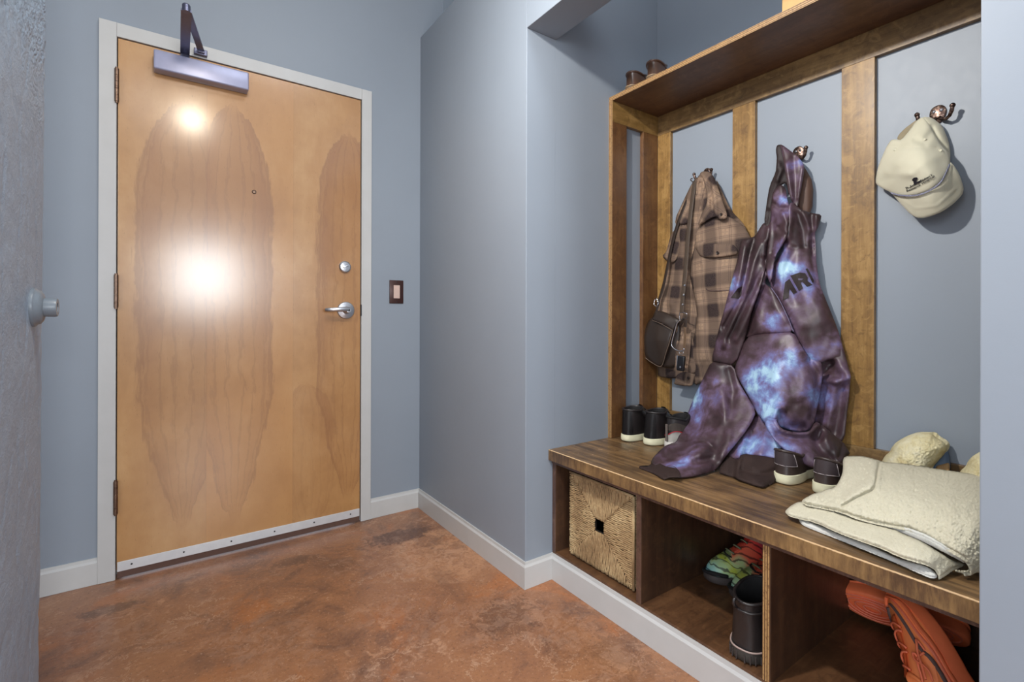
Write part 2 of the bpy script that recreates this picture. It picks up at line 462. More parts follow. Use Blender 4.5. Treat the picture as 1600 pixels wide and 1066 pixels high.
bx(bm, DX0 + .002, DX1 - .002, YD - .0045, YD - .0003, .030, .066, .001)
sw = obj('door_sweep', bm, ALU, door)
for k in range(6):
    bm = NB(); lathe(bm, [(0.0035, 0), (.0032, .0014), (0, .0018)], 10, Matrix.Translation((DX0 + .045 + k * (DX1 - DX0 - .09) / 5, YD - .0045, .049)) @ Matrix.Rotation(PI / 2, 4, 'X')); obj('screw', bm, NICK, sw)
bm = NB(); bx(bm, DX0 + .002, DX1 - .002, YD - .002, YD + .001, .006, .0295); obj('rubber_strip', bm, RUB, sw)
for zc in (1.86, 1.087, .312):
    bm = NB()
    for k in range(5):
        a = zc - .062 + k * .0248
        tube(bm, [(XL1 + .0005, YC - .0045, a + .0006), (XL1 + .0005, YC - .0045, a + .0242)], .0072, 12)
    tube(bm, [(XL1 + .0005, YC - .0045, zc - .067), (XL1 + .0005, YC - .0045, zc + .067)], .005, 10)
    obj('hinge', bm, BRZ, door, True, 40)
# peephole, deadbolt, lever set
pk = at(397, 300, 'y', YD)
bm = NB(); lathe(bm, [(.0085, -.001), (.0085, .002), (.0065, .0035), (.005, .003), (.0045, .001), (0, .001)], 20, Matrix.Translation((pk.x, YD, pk.z)) @ Matrix.Rotation(PI / 2, 4, 'X')); obj('peephole', bm, BRZ, door, True, 35)
pk = at(539.5, 417, 'y', YD - .01)
R90 = Matrix.Rotation(PI / 2, 4, 'X')
bm = NB(); M = Matrix.Translation((pk.x, YD, pk.z)) @ R90
lathe(bm, [(.028, -.001), (.028, .006), (.0265, .010), (.0235, .012), (.022, .0135), (.012, .015), (0, .0155)], 36, M); db = obj('deadbolt', bm, STEEL, door, True, 28)
bm = NB(); bx(bm, -.013, .013, -.004, .004, 0.0, .009, .0025); bmesh.ops.transform(bm, matrix=M @ Matrix.Translation((0, 0, .014)) @ Matrix.Rotation(.45, 4, 'Z'), verts=bm.verts); obj('thumb_turn', bm, STEEL, db, True, 40)
pk = at(541, 485, 'y', YD - .008)
bm = NB(); M = Matrix.Translation((pk.x, YD, pk.z)) @ R90
lathe(bm, [(.041, -.001), (.041, .003), (.038, .007), (.030, .0095), (.018, .012), (.0145, .020), (.013, .030), (.0125, .046), (.011, .050), (0, .051)], 40, M)
lv = obj('lever_handle', bm, STEEL, door, True, 28)
bm = NB()
z0 = pk.z + .004
tube(bm, [(pk.x + .004, YD - .043, z0), (pk.x - .012, YD - .048, z0 + .001), (pk.x - .04, YD - .050, z0 + .0), (pk.x - .07, YD - .048, z0 - .002), (pk.x - .092, YD - .042, z0 - .003), (pk.x - .100, YD - .034, z0 - .003)],
     [.011, .0115, .0105, .0098, .0095, .0085], 14, flat=.72, up=(0, 1, 0))
obj('lever', bm, STEEL, lv, True, 50)
bm = NB(); lathe(bm, [(.005, 0), (.005, .0015), (0, .0016)], 12, M @ Matrix.Translation((0, 0, .051))); obj('key_button', bm, NICK, lv, True, 30)
bm = NB(); zz = at(565, 485, 'y', YC).z
bx(bm, XD0 - .004, XD0 + .0015, YC - .0015, YC + .01, zz - .027, zz + .028); obj('strike_plate', bm, NICK, door)
# ------------------------------------------------------------------ door closer
CLB = mat('closer_satin_cover', lambda: (lambda c: {'Base Color': mix(nse(c[0], 40, 3), rgb((156, 158, 184)), rgb((170, 172, 200)))})(coords()), rough=.34, metal=.2)
CLD = plain('closer_dark_metal', (112, 114, 136), .35, metal=.8)
clo = thing('door_closer', (.1, YD, 1.99), 'long silver-grey door closer with a folding arm at the top of the wooden entry door', 'door closer')
a = at(240, 84, 'y', YD - .052); b = at(389, 120, 'y', YD - .052)
bm = NB(); bx(bm, a.x, b.x, YD - .054, YD - .0005, 1.940, 2.014, .006, 3); obj('closer_body', bm, CLB, clo, True, 40)
bm = NB()
pv = at(289, 78, 'y', YD - .032); 
lathe(bm, [(.016, 0), (.016, .012), (.012, .018), (0, .018)], 20, Matrix.Translation((pv.x, YD - .03, 2.0135))); obj('spindle', bm, CLD, clo, True, 40)
# main arm leaves the spindle, reaches out towards the room, forearm folds back to a shoe on the frame
e = Vector((pv.x, YD - .03, 2.034))
tip = at(291, 16, 'z', 2.050)
sh = at(314, 76, 'y', YC - .012)
def bar(bm, p, q, w, t):
    p, q = Vector(p), Vector(q); d = (q - p).normalized(); s = Vector((-d.y, d.x, 0)).normalized(); u = d.cross(s)
    P = [p + s * w + u * t, p - s * w + u * t, p - s * w - u * t, p + s * w - u * t]; Q = [v + (q - p) for v in P]
    vs = [bm.verts.new(v) for v in P + Q]
    for f in ((0, 1, 2, 3), (7, 6, 5, 4), (0, 4, 5, 1), (1, 5, 6, 2), (2, 6, 7, 3), (3, 7, 4, 0)): bm.faces.new([vs[i] for i in f])
bm = NB(); bar(bm, e, tip, .0155, .004); lathe(bm, [(.0125, 0), (.0125, .022), (.010, .026), (0, .026)], 18, Matrix.Translation((tip.x, tip.y, tip.z - .006))); obj('main_arm', bm, CLD, clo, True, 30)
s1 = Vector((sh.x, YC - .022, 2.064)); t2 = Vector((tip.x, tip.y, tip.z + .010))
bm = NB(); bar(bm, t2, s1, .0115, .003); obj('forearm', bm, CLD, clo)
bm = NB(); bx(bm, s1.x - .024, s1.x + .022, YC - .020, YC - .0003, 2.050, 2.073, .002); bx(bm, s1.x - .012, s1.x + .012, YC - .032, YC - .018, 2.054, 2.062, .002)
obj('arm_shoe', bm, CLD, clo)
# ------------------------------------------------------------------ light switch
sw = thing('light_switch', (.94, YB, 1.12), 'light switch with a dark bronze plate and pale rocker on the wall beside the door', 'light switch')
PLT = plain('bronze_switch_plate', (66, 40, 36), .35, metal=.3)
bm = NB(); bx(bm, .903, .977, YB - .006, YB - .0002, 1.061, 1.179, .0025); obj('plate', bm, PLT, sw, True, 40)
bm = NB(); bx(bm, .9235, .9565, YB - .0085, YB - .0055, 1.087, 1.153, .001); ROC = plain('almond_rocker', (206, 178, 166), .35); obj('rocker', bm, ROC, sw)
for z in (1.07, 1.17):
    bm = NB(); lathe(bm, [(.0028, 0), (.0026, .001), (0, .0012)], 10, Matrix.Translation((.94, YB - .006, z)) @ R90); obj('screw', bm, NICK, sw)
# ------------------------------------------------------------------ wood of bench, rails and shelf
def wood(name, dark, mid, light, grain='y', wear=0.0, rough=.4, edge=None, coat=0.25):
    """stained birch ply / maple; grain runs along the named axis"""
    def f():
        v, x, y, z = coords()
        k = {'x': (1, 14, 14), 'y': (14, 1, 14), 'z': (14, 14, 1)}[grain]
        g = vec(x * k[0], y * k[1], z * k[2])
        n1 = nse(g, 3, 6, .62, .5); n2 = nse(g, 13, 5, .7); n3 = nse(v, 7, 5, .6); n4 = nse(v, 28, 4, .65, 1.0)
        c = ramp(n1 * .45 + n3 * .35 + n2 * .2, [(.32, rgb(dark)), (.5, rgb(mid)), (.68, rgb(light))])
        c = mix(smooth(n4, .52, .66) * .45, c, rgb(light)); c = mix(smooth(n4, .46, .32) * .5, c, rgb(dark)); c = mix(smooth(nse(v, 90, 4, .7, .6), .56, .7) * .3, c, rgb(dark))
        if wear: c = mix(smooth(nse(v, 60, 5, .7), .62, .72) * wear, c, rgb((214, 178, 128)))
        return {'Base Color': c, 'Roughness': rough + n2 * .15, 'Normal': bump(n2 * .6 + n1, .10, .002)}
    return mat(name, f, coat=coat, coat_rough=.25)
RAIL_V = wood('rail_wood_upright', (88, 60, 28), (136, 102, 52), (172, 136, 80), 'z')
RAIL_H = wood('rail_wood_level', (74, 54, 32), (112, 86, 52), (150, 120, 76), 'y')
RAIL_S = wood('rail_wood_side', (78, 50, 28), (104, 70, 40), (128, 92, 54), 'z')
UNDER = wood('shelf_wood', (78, 52, 36), (98, 68, 46), (118, 84, 58), 'y', coat=.1)
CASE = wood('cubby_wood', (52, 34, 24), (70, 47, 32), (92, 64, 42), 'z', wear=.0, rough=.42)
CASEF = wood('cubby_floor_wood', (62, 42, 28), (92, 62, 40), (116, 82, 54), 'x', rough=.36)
def m_benchtop():
    v, x, y, z = coords()
    front = smooth(x, 1.181, 1.177)                      # sawn front face of the boards, sanded pale by use
    g = vec(x * 14, y, z * 14); gf = vec(x * 8, y * 1.6, z * 14)
    n1 = nse(g, 3.2, 6, .62, .5); n2 = nse(g, 12, 5, .7); n3 = nse(v, 5, 5, .6)
    strip = ffrac((x - 1.18) * 13.0)
    top = ramp(n1 * .42 + n3 * .34 + n2 * .24, [(.36, rgb((52, 38, 28))), (.48, rgb((94, 71, 46))), (.60, rgb((140, 108, 70)))])
    top = mix(smooth(fabs(strip - .5), .49, .5) * .5, top, rgb((50, 34, 24)))
    spl = smooth(nse(v, 46, 3, .6), .66, .70) * smooth(y, 1.15, 1.28)     # cluster of small chips at the far end
    top = mix(spl * .7, top, rgb((190, 150, 118)))
    top = mix(smooth(nse(v, 14, 5, .6), .5, .68) * smooth(y, 1.1, 1.3) * .5, top, rgb((58, 40, 34)))
    fr = ramp(nse(vec(x, y * 2.5, z * .5), 30, 6, .72, .3) * .45 + nse(vec(x, y, z), 5, 4) * .55, [(.33, rgb((52, 38, 28))), (.45, rgb((92, 68, 46))), (.58, rgb((136, 106, 68))), (.72, rgb((168, 138, 94)))])
    c = mix(front, top, fr)
    rim = smooth(fabs(z - .4915) + fabs(x - 1.1775) * .8 + (nse(v, 90, 3) - .5) * .0035, .0035, .0012)
    c = mix(rim * .8, c, rgb((224, 188, 142)))
    return {'Base Color': c, 'Roughness': .34 + n2 * .2, 'Normal': bump(n2 + n1, .10, .002)}
TOP = mat('worn_bench_top', m_benchtop, coat=.25, coat_rough=.22)
def m_ply(axis):
    def f():
        v, x, y, z = coords()
        t = y if axis == 'y' else z
        s = ffrac(t * 1000 / 6.0)
        g = nse(v, 160, 4, .7)
        c = mix(smooth(fabs(s - .5), .22, .34), rgb((176, 140, 92)), rgb((96, 66, 40)))
        c = mix(smooth(g, .5, .66) * .7, c, rgb((84, 54, 34)))
        return {'Base Color': c}
    return f
PLYZ = mat('ply_edge_level', m_ply('z'), rough=.5)
PLYY = mat('ply_edge_upright', m_ply('y'), rough=.5)
DPLY = wood('dark_ply_edge', (58, 40, 34), (84, 60, 50), (116, 88, 72), 'z', wear=.25)
# ------------------------------------------------------------------ bench with cubbies
XF, XS = 1.198, 1.176
bench = thing('storage_bench', (XF, .8, .1), 'dark stained wooden storage bench with open cubbies built into the blue alcove', 'bench')
bm = NB(); bx(bm, XS, XR - .001, YP + .001, YS - .001, .452, .4925, .0018); obj('seat_top', bm, TOP, bench)
bm = NB(); bx(bm, XF - .006, XR - .002, YP + .002, YS - .002, .438, .4515, .001); obj('sub_top', bm, DPLY, bench)
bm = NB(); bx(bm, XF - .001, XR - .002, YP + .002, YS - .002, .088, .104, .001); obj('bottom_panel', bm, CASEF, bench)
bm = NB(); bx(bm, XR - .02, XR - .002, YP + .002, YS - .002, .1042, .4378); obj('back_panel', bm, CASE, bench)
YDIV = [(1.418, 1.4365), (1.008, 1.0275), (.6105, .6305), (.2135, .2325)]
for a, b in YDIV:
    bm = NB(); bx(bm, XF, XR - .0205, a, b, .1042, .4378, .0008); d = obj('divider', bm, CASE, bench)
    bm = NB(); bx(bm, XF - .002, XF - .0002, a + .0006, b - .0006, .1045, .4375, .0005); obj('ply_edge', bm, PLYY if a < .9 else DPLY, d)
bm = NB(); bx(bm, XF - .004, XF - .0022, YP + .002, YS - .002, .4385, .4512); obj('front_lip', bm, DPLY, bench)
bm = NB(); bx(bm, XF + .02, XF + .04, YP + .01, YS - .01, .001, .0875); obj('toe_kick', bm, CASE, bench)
# ------------------------------------------------------------------ coat rack panelling
XB, YSB = 1.787, 1.419
rack = thing('coat_rack_panelling', (XB, .8, .493), 'golden brown board panelling framing the blue alcove wall above the bench', 'panelling')
G = .0006
def rail(name, m, x0, x1, y0, y1, z0, z1):
    bm = NB(); bx(bm, x0, x1, y0, y1, z0, z1, .0008); return obj(name, bm, m, rack)
rail('top_rail', RAIL_H, XB, XR - G, YP + .001, YSB - G, 1.806, 1.8925)
rail('bottom_rail', RAIL_H, XB, XR - G, YP + .001, YSB - G, .493, .588)
for a, b in ((1.351, YSB - G), (.974, 1.063), (.596, .687), (YP + .001, .30)): rail('stile', RAIL_V, XB, XR - G, a, b, .5885, 1.8055)
xs0 = 1.499
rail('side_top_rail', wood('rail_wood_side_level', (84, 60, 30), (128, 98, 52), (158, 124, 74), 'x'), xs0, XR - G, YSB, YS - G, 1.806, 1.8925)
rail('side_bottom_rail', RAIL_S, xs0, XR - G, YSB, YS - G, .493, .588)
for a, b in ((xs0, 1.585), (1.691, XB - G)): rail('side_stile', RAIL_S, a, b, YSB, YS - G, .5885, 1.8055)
bm = NB(); bx(bm, xs0 - .0022, xs0 - .0002, YSB + G, YS - G, .4935, 1.8925); obj('ply_edge', bm, mat('rail_ply_edge', m_ply('y'), rough=.5), rack)
# ------------------------------------------------------------------ shelf
shelf = thing('plywood_shelf', (1.65, .8, 1.893), 'stained plywood shelf running across the top of the coat rack', 'shelf')
bm = NB(); bx(bm, 1.4995, XR - G, YP + .001, YS - G, 1.893, 1.911, .0008); obj('board', bm, UNDER, shelf)
bm = NB(); bx(bm, 1.4975, 1.4993, YP + .001, YS - G, 1.8932, 1.9108); obj('ply_edge', bm, PLYZ, shelf)
# ------------------------------------------------------------------ coat hooks
HOOKM = mat('bronze_hook_metal', lambda: (lambda c: {'Base Color': mix(smooth(nse(c[0], 120, 4), .45, .65), rgb((74, 58, 52)), rgb((150, 128, 116)))})(coords()), rough=.32, metal=.9)
def coat_hook(y, z, label):
    t = thing('coat_hook', (XR, y, z), label, 'coat hook', 'double coat hooks on the alcove wall')
    M = Matrix.Translation((XR - .0003, y, z)) @ Matrix.Rotation(-PI / 2, 4, 'Y')        # local z -> -x, local x -> z
    bm = NB()
    prof = []
    for k in range(28):
        q = 2 * PI * k / 28; prof.append((math.cos(q) * .0265 - .004, math.sin(q) * (.0185 + .004 * math.cos(q))))
    for h0, h1, s0, s1 in ((0, .0035, 1, 1), (.0035, .005, 1, .86)):
        A = [bm.verts.new(M @ Vector((p * s0, q * s0, h0))) for p, q in prof]; B = [bm.verts.new(M @ Vector((p * s1, q * s1, h1))) for p, q in prof]
        for k in range(28): bm.faces.new((A[k], A[(k + 1) % 28], B[(k + 1) % 28], B[k]))
    bm.faces.new(B); bmesh.ops.remove_doubles(bm, verts=bm.verts, dist=1e-6)
    pl = obj('back_plate', bm, HOOKM, t, True, 40)
    for s in (-1, 1):
        bm = NB(); lathe(bm, [(.0046, .004), (.0042, .006), (0, .007)], 12, M @ Matrix.Translation((.006, s * .008, 0))); obj('screw', bm, NICK, pl, True, 40)
        bm = NB()
        pts = [(XR - .004, y + s * .004, z - .014), (XR - .012, y + s * .013, z - .024), (XR - .022, y + s * .023, z - .028), (XR - .029, y + s * .032, z - .023), (XR - .033, y + s * .037, z - .012), (XR - .034, y + s * .039, z - .0015)]
        tube(bm, pts, [.0052, .005, .0046, .0046, .0052, .0048], 12)
        bmesh.ops.create_uvsphere(bm, u_segments=14, v_segments=10, radius=.0068, matrix=Matrix.Translation((XR - .0342, y + s * .0392, z + .001)))
        obj('prong', bm, HOOKM, t, True, 60)
    return t
hk = at(1466, 180, 'x', XR); coat_hook(hk.y, 1.583, 'bronze double coat hook holding up the cream cap')
hk2 = at(1248, 238, 'x', XR); coat_hook(hk2.y, 1.573, 'bronze double coat hook holding up the purple cloud hoodie')
coat_hook(at(1101, 282, 'x', XR - .02).y, 1.585, 'bronze double coat hook hidden behind the plaid jacket, prong tips showing')
# ------------------------------------------------------------------ hanging cloth
import numpy as np
def resample(poly, step):
    out = []
    n = len(poly)
    for i in range(n):
        a = Vector(poly[i]); b = Vector(poly[(i + 1) % n]); L = (b - a).length
        k = max(1, int(round(L / step)))
        for j in range(k): out.append(tuple(a.lerp(b, j / k)))
    return out
def smooth_poly(poly, it=2):
    """round the corners of a closed outline a little (Chaikin)"""
    for _ in range(it):
        q = []
        n = len(poly)
        for i in range(n):
            a = Vector(poly[i]); b = Vector(poly[(i + 1) % n])
            q.append(tuple(a.lerp(b, .22))); q.append(tuple(a.lerp(b, .78)))
        poly = q
    return poly
def tps(ctrl):
    P = np.array([(c[0], c[1]) for c in ctrl], float) / 100; Z = np.array([c[2] for c in ctrl], float)
    n = len(P)
    def U(r2): return np.where(r2 > 1e-12, r2 * np.log(np.maximum(r2, 1e-12)), 0)
    K = U(((P[:, None] - P[None]) ** 2).sum(-1)) + np.eye(n) * .02
    if n < 4: return lambda q: np.full(len(q), Z.mean())
    A = np.zeros((n + 3, n + 3)); A[:n, :n] = K; A[:n, n] = 1; A[:n, n + 1:] = P; A[n, :n] = 1; A[n + 1:, :n] = P.T
    w = np.linalg.solve(A, np.concatenate([Z, np.zeros(3)]))
    def f(q):
        q = np.asarray(q, float) / 100
        return U(((q[:, None] - P[None]) ** 2).sum(-1)) @ w[:n] + w[n] + q @ w[n + 1:]
    return f
def seg_dist(Q, poly, closed=True):
    A = np.array(poly, float); B = np.roll(A, -1, 0) if closed else A[1:]
    if not closed: A = A[:-1]
    d = B - A; L2 = np.maximum((d ** 2).sum(1), 1e-9)
    t = np.clip(((Q[:, None] - A[None]) * d[None]).sum(-1) / L2[None], 0, 1)
    return np.sqrt((((A[None] + t[..., None] * d[None]) - Q[:, None]) ** 2).sum(-1)).min(1)
def inside(Q, poly):
    A = np.array(poly, float); B = np.roll(A, -1, 0); r = np.zeros(len(Q), bool)
    for (x0, y0), (x1, y1) in zip(A, B):
        c = ((y0 > Q[:, 1]) != (y1 > Q[:, 1]))
        if abs(y1 - y0) > 1e-9: r ^= c & (Q[:, 0] < (x1 - x0) * (Q[:, 1] - y0) / (y1 - y0) + x0)
    return r
AX = {'x': -1.0, 'z': 1.0}
def depth_fn(outline, ctrl, folds=(), puff=.01, rim=10, wob=.002, seed=0, wscale=26.0, sg=-1.0):
    base = tps(ctrl)
    def f(Q):
        Q = np.asarray(Q, float); X = base(Q)
        d = seg_dist(Q, outline); k = np.clip(d / rim, 0, 1)
        X = X + sg * puff * np.sqrt(1 - (1 - k) ** 2)
        for pl, amp, wd in folds:
            amp = amp * 1.25
            dd = seg_dist(Q, pl, False); X = X + sg * amp * np.exp(-(dd / wd) ** 2)
        if wob:
            X = X + sg * wob * k * np.array([mnoise.noise(Vector((q[0] / wscale, q[1] / wscale * .6, seed * 3.7))) + .5 * mnoise.noise(Vector((q[0] / wscale * 2.3, q[1] / wscale * 1.6, seed * 3.7 + 9))) for q in Q])
        return X
    return f
def cloth(name, outline, ctrl, m, parent, folds=(), puff=.01, rim=10, step=3.0, thick=.006, wob=.002, seed=0, round_=1, uvrot=0.0, sub=None, wscale=26.0, uvwarp=None, back=None, axis='x', shag=0.0):
    """a piece of fabric of real thickness: outline and depths give its rim, folds raise (+) or sink (-) creases"""
    if round_: outline = smooth_poly(outline, round_)
    rimpts = resample(outline, step)
    x0, x1 = min(p[0] for p in outline), max(p[0] for p in outline); y0, y1 = min(p[1] for p in outline), max(p[1] for p in outline)
    gx = np.arange(x0, x1, step); gy = np.arange(y0, y1, step * .87)
    G = np.array([(a + (step / 2 if j % 2 else 0), b) for j, b in enumerate(gy) for a in gx])
    G = G[inside(G, outline)]
    if len(G): G = G[seg_dist(G, rimpts) > step * .55]
    n = len(rimpts); P = [Vector(p) for p in rimpts] + [Vector((float(p[0]), float(p[1]))) for p in G]
    vs, _, fs, ov, _, _ = delaunay_2d_cdt(P, [(i, (i + 1) % n) for i in range(n)], [list(range(n))], 1, 1e-4)
    Q = np.array([(v.x, v.y) for v in vs])
    sg = AX[axis]; puff = puff * (PUFF if axis == 'x' else 1)
    f = depth_fn(outline, ctrl, folds, puff, rim, wob, seed, wscale, sg)
    X = f(Q)
    if shag: X = X + sg * shag * np.array([mnoise.noise(Vector((q[0] / 2.6, q[1] / 2.2, seed))) + .6 * mnoise.noise(Vector((q[0] / 1.3, q[1] / 1.2, seed + 4))) for q in Q])
    d = seg_dist(Q, outline); k = np.clip(d / max(4.0, step * 1.6), 0, 1)
    bm = NB(); uvl = bm.loops.layers.uv.new('UVMap')
    front = [bm.verts.new(at(q[0], q[1], axis, x)) for q, x in zip(Q, X)]
    XB_ = X - sg * thick * (.25 + .75 * np.sqrt(k))
    if back is not None: XB_ = np.minimum(XB_, back) if axis == 'x' else np.maximum(XB_, back)
    backv = [bm.verts.new(front[i].co + Vector((x2 - X[i], 0, 0) if axis == 'x' else (0, 0, x2 - X[i]))) for i, x2 in enumerate(XB_)]
    uv = {}
    c, s = math.cos(uvrot), math.sin(uvrot)
    for i, q in enumerate(Q):
        p = front[i].co; a, b = -p.y, p.z
        if uvwarp:
            da, db = uvwarp(q[0], q[1]); a += da; b += db
        uv[front[i]] = uv[backv[i]] = (a * c - b * s, a * s + b * c)
    edge = {}
    for fc in fs:
        a = [front[i] for i in fc]; bm.faces.new(a); bm.faces.new([backv[i] for i in fc][::-1])
        for i in range(len(fc)):
            e = (fc[i], fc[(i + 1) % len(fc)])
            if (e[1], e[0]) in edge: del edge[(e[1], e[0])]
            else: edge[e] = 1
    for a, b in edge:
        try: bm.faces.new((front[b], front[a], backv[a], backv[b]))
        except ValueError: pass
    for fc in bm.faces:
        for l in fc.loops: l[uvl].uv = uv.get(l.vert, (0, 0))
    o = obj(name, bm, m, parent, True)
    return o, f
def decal(name, poly, f, m, parent, lift=.0022, thick=.0018, step=3.0, holes=()):
    """flat print or stitched letter lying on a piece of cloth"""
    rp = resample(poly, step); n = len(rp)
    x0, x1 = min(p[0] for p in poly), max(p[0] for p in poly); y0, y1 = min(p[1] for p in poly), max(p[1] for p in poly)
    G = np.array([(a, b) for b in np.arange(y0, y1, step) for a in np.arange(x0, x1, step)] or [(x0, y0)])
    G = G[inside(G, poly)]
    if len(G): G = G[seg_dist(G, rp) > step * .5]
    P = [Vector(p) for p in rp] + [Vector((float(p[0]), float(p[1]))) for p in G]
    vs, _, fs, _, _, _ = delaunay_2d_cdt(P, [(i, (i + 1) % n) for i in range(n)], [list(range(n))], 1, 1e-4)
    Q = np.array([(v.x, v.y) for v in vs]); X = f(Q)
    if holes:
        fs = [fc for fc in fs if not any(inside(np.array([Q[list(fc)].mean(0)]), h)[0] for h in holes)]
    bm = NB(); A = [bm.verts.new(at(q[0], q[1], 'x', x - lift)) for q, x in zip(Q, X)]; B = [bm.verts.new(at(q[0], q[1], 'x', x - lift + thick)) for q, x in zip(Q, X)]
    edge = {}
    for fc in fs:
        bm.faces.new([A[i] for i in fc]); bm.faces.new([B[i] for i in fc][::-1])
        for i in range(len(fc)):
            e = (fc[i], fc[(i + 1) % len(fc)])
            if (e[1], e[0]) in edge: del edge[(e[1], e[0])]
            else: edge[e] = 1
    for a, b in edge:
        try: bm.faces.new((A[b], A[a], B[a], B[b]))
        except ValueError: pass
    return obj(name, bm, m, parent)
def ln(pts, f, lift=.001):
    X = f(np.array(pts, float)); return [at(p[0], p[1], 'x', x - lift) for p, x in zip(pts, X)]
def dense(pts, k=6):
    """Catmull-Rom through the points"""
    P = [Vector(p) for p in pts]; out = []
    for i in range(len(P) - 1):
        a = P[max(i - 1, 0)]; b = P[i]; c = P[i + 1]; d = P[min(i + 2, len(P) - 1)]
        for j in range(k):
            t = j / k
            out.append(.5 * ((2 * b) + (c - a) * t + (2 * a - 5 * b + 4 * c - d) * t * t + (3 * b - a - 3 * c + d) * t ** 3))
    out.append(P[-1]); return out
def seam(name, pts, f, m, parent, r=.0009, lift=.0006):
    pts = dense([(p[0], p[1], 0) for p in pts], 5); bm = NB(); tube(bm, ln([(p.x, p.y) for p in pts], f, lift), r, 6)
    return obj(name, bm, m, parent, True)
PUFF = .42
# ------------------------------------------------------------------ hoodie
CLOUD_SPOTS = [(1215, 575, .045, 1.0), (1190, 600, .05, 1.0), (1250, 560, .035, .9), (1225, 640, .05, .9), (1275, 625, .03, .6), (1208, 455, .045, .2), (1210, 500, .04, .75),
    (1232, 420, .035, .9), (1218, 425, .03, .9), (1262, 455, .03, .5), (1100, 615, .045, .75), (1085, 720, .04, .9), (1050, 715, .035, .8), (1130, 600, .03, .4), (1200, 690, .035, .8), (1150, 700, .03, .6),
    (1235, 255, .03, .7), (1213, 308, .02, .9), (1150, 440, .04, .8), (1130, 540, .03, .8), (1218, 390, .03, .6), (1262, 360, .03, .4), (1240, 690, .04, .5), (1300, 530, .03, .5), (1065, 735, .03, .6), (1228, 330, .03, .4), (1110, 735, .03, .4),
    (1105, 640, .10, .55), (1230, 600, .11, .45), (1080, 725, .07, .45), (1250, 700, .06, .4), (1215, 440, .08, .3), (1140, 460, .05, .4), (1310, 600, .05, .35)]
def m_cloud():
    v, x, y, z = coords()
    wx = (nse(v, 11, 4, .6) - .5) * .10; wz = (nse(vec(x, y + 5.0, z), 11, 4, .6) - .5) * .10
    tot = None
    for px, py, r, k in CLOUD_SPOTS:
        p = at(px, py, 'x', 1.70)
        dy, dz = y + wx - p.y, z + wz - p.z
        g = E.m('EXPONENT', (dy * dy + dz * dz) * (-1.0 / (r * r))) * k
        tot = g if tot is None else tot + g
    n = nse(v, 11, 6, .62, .5); fine = nse(v, 45, 5, .7, .5); nb = nse(v, 6, 4, .6)
    t = fclamp(tot * (.05 + n * 1.05 + (fine - .4) * .5) + (n - .5) * .95 + (nb - .5) * .9 + (fine - .5) * .12 + .17)
    c = ramp(t, [(.0, rgb((46, 33, 34))), (.22, rgb((70, 51, 57))), (.40, rgb((98, 78, 98))), (.58, rgb((108, 102, 148))), (.76, rgb((122, 142, 190))), (1.0, rgb((166, 200, 220)))])
    return {'Base Color': c, 'Roughness': .40 + fine * .12, 'Normal': bump(nse(v, 500, 2), .04, .001)}
CLOUD = mat('cloud_print_satin', m_cloud, coat=.12, coat_rough=.35)
RIB = mat('brown_rib_knit', lambda: (lambda c: {'Base Color': mix(nse(c[0], 30, 4), rgb((40, 29, 27)), rgb((60, 45, 41))), 'Normal': bump(fsin(c[2] * 1600.0), .15, .001)})(coords()), rough=.75, spec=.25)
LINING = plain('dark_hood_lining', (42, 31, 31), .65)
BACKF = plain('brown_hood_back', (84, 60, 48), .6)
THREAD = plain('seam_thread', (70, 50, 52), .7)
hood = thing('hoodie', (1.76, .86, 1.58), 'purple and blue cloud-print hoodie hanging on the middle hook with sleeves spread on the bench', 'hoodie')
B_ = lambda L: [(1120 + a / 5.33, 380 + b / 5.33) for a, b in L]
A_ = lambda L: [(1140 + a / 5.61, 210 + b / 5.61) for a, b in L]
C_ = lambda L: [(1120 + a / 4.44, 540 + b / 4.44) for a, b in L]
D_ = lambda L: [(990 + a / 5.078, 560 + b / 5.078) for a, b in L]
BK = 1.800
# hood
cloth('hood_lining', A_([(435, 86), (412, 100), (405, 140), (414, 200), (410, 260), (405, 330), (350, 450), (325, 600), (300, 780), (330, 840), (365, 760), (372, 640), (380, 560), (440, 450), (500, 420), (520, 560), (540, 400), (500, 250), (470, 110)]),
      [(1217, 226, 1.752), (1213, 250, 1.745), (1200, 310, 1.745), (1196, 345, 1.74), (1228, 290, 1.755), (1236, 300, 1.76)], LINING, hood, folds=[(A_([(430, 260), (400, 420), (345, 640)]), .008, 4), (A_([(460, 300), (420, 400)]), .007, 3.5), (A_([(415, 330), (360, 560), (320, 780)]), -.006, 3)], puff=.010, rim=7, step=2.5, back=BK)
cloth('hood_back', A_([(600, 215), (655, 285), (735, 425), (722, 690), (640, 705), (590, 640), (600, 560), (630, 420)]), [(1250, 255, 1.775), (1271, 285, 1.79), (1268, 333, 1.785), (1247, 330, 1.765), (1256, 300, 1.768)], BACKF, hood, puff=.012, rim=10, step=2.5, back=BK, folds=[(A_([(690, 400), (680, 680)]), .006, 8)])
_, fhood = cloth('hood', A_([(440, 84), (475, 100), (540, 150), (600, 195), (640, 245), (655, 290), (640, 400), (610, 560), (598, 640), (565, 620), (530, 560), (505, 430), (485, 320), (470, 220), (450, 120)]),
      [(1219, 226, 1.748), (1247, 246, 1.75), (1256, 262, 1.75), (1246, 320, 1.735), (1227, 290, 1.722), (1224, 255, 1.735)], CLOUD, hood, folds=[(A_([(560, 200), (570, 400), (575, 600)]), -.006, 5), (A_([(500, 260), (545, 560)]), .006, 4), (A_([(640, 290), (600, 560)]), .004, 2.2)], puff=.010, rim=8, step=2.2, back=BK, seed=2)
seam('hood_hem', A_([(455, 96), (478, 190), (495, 330), (515, 460), (545, 580)]), fhood, THREAD, hood, .0014)
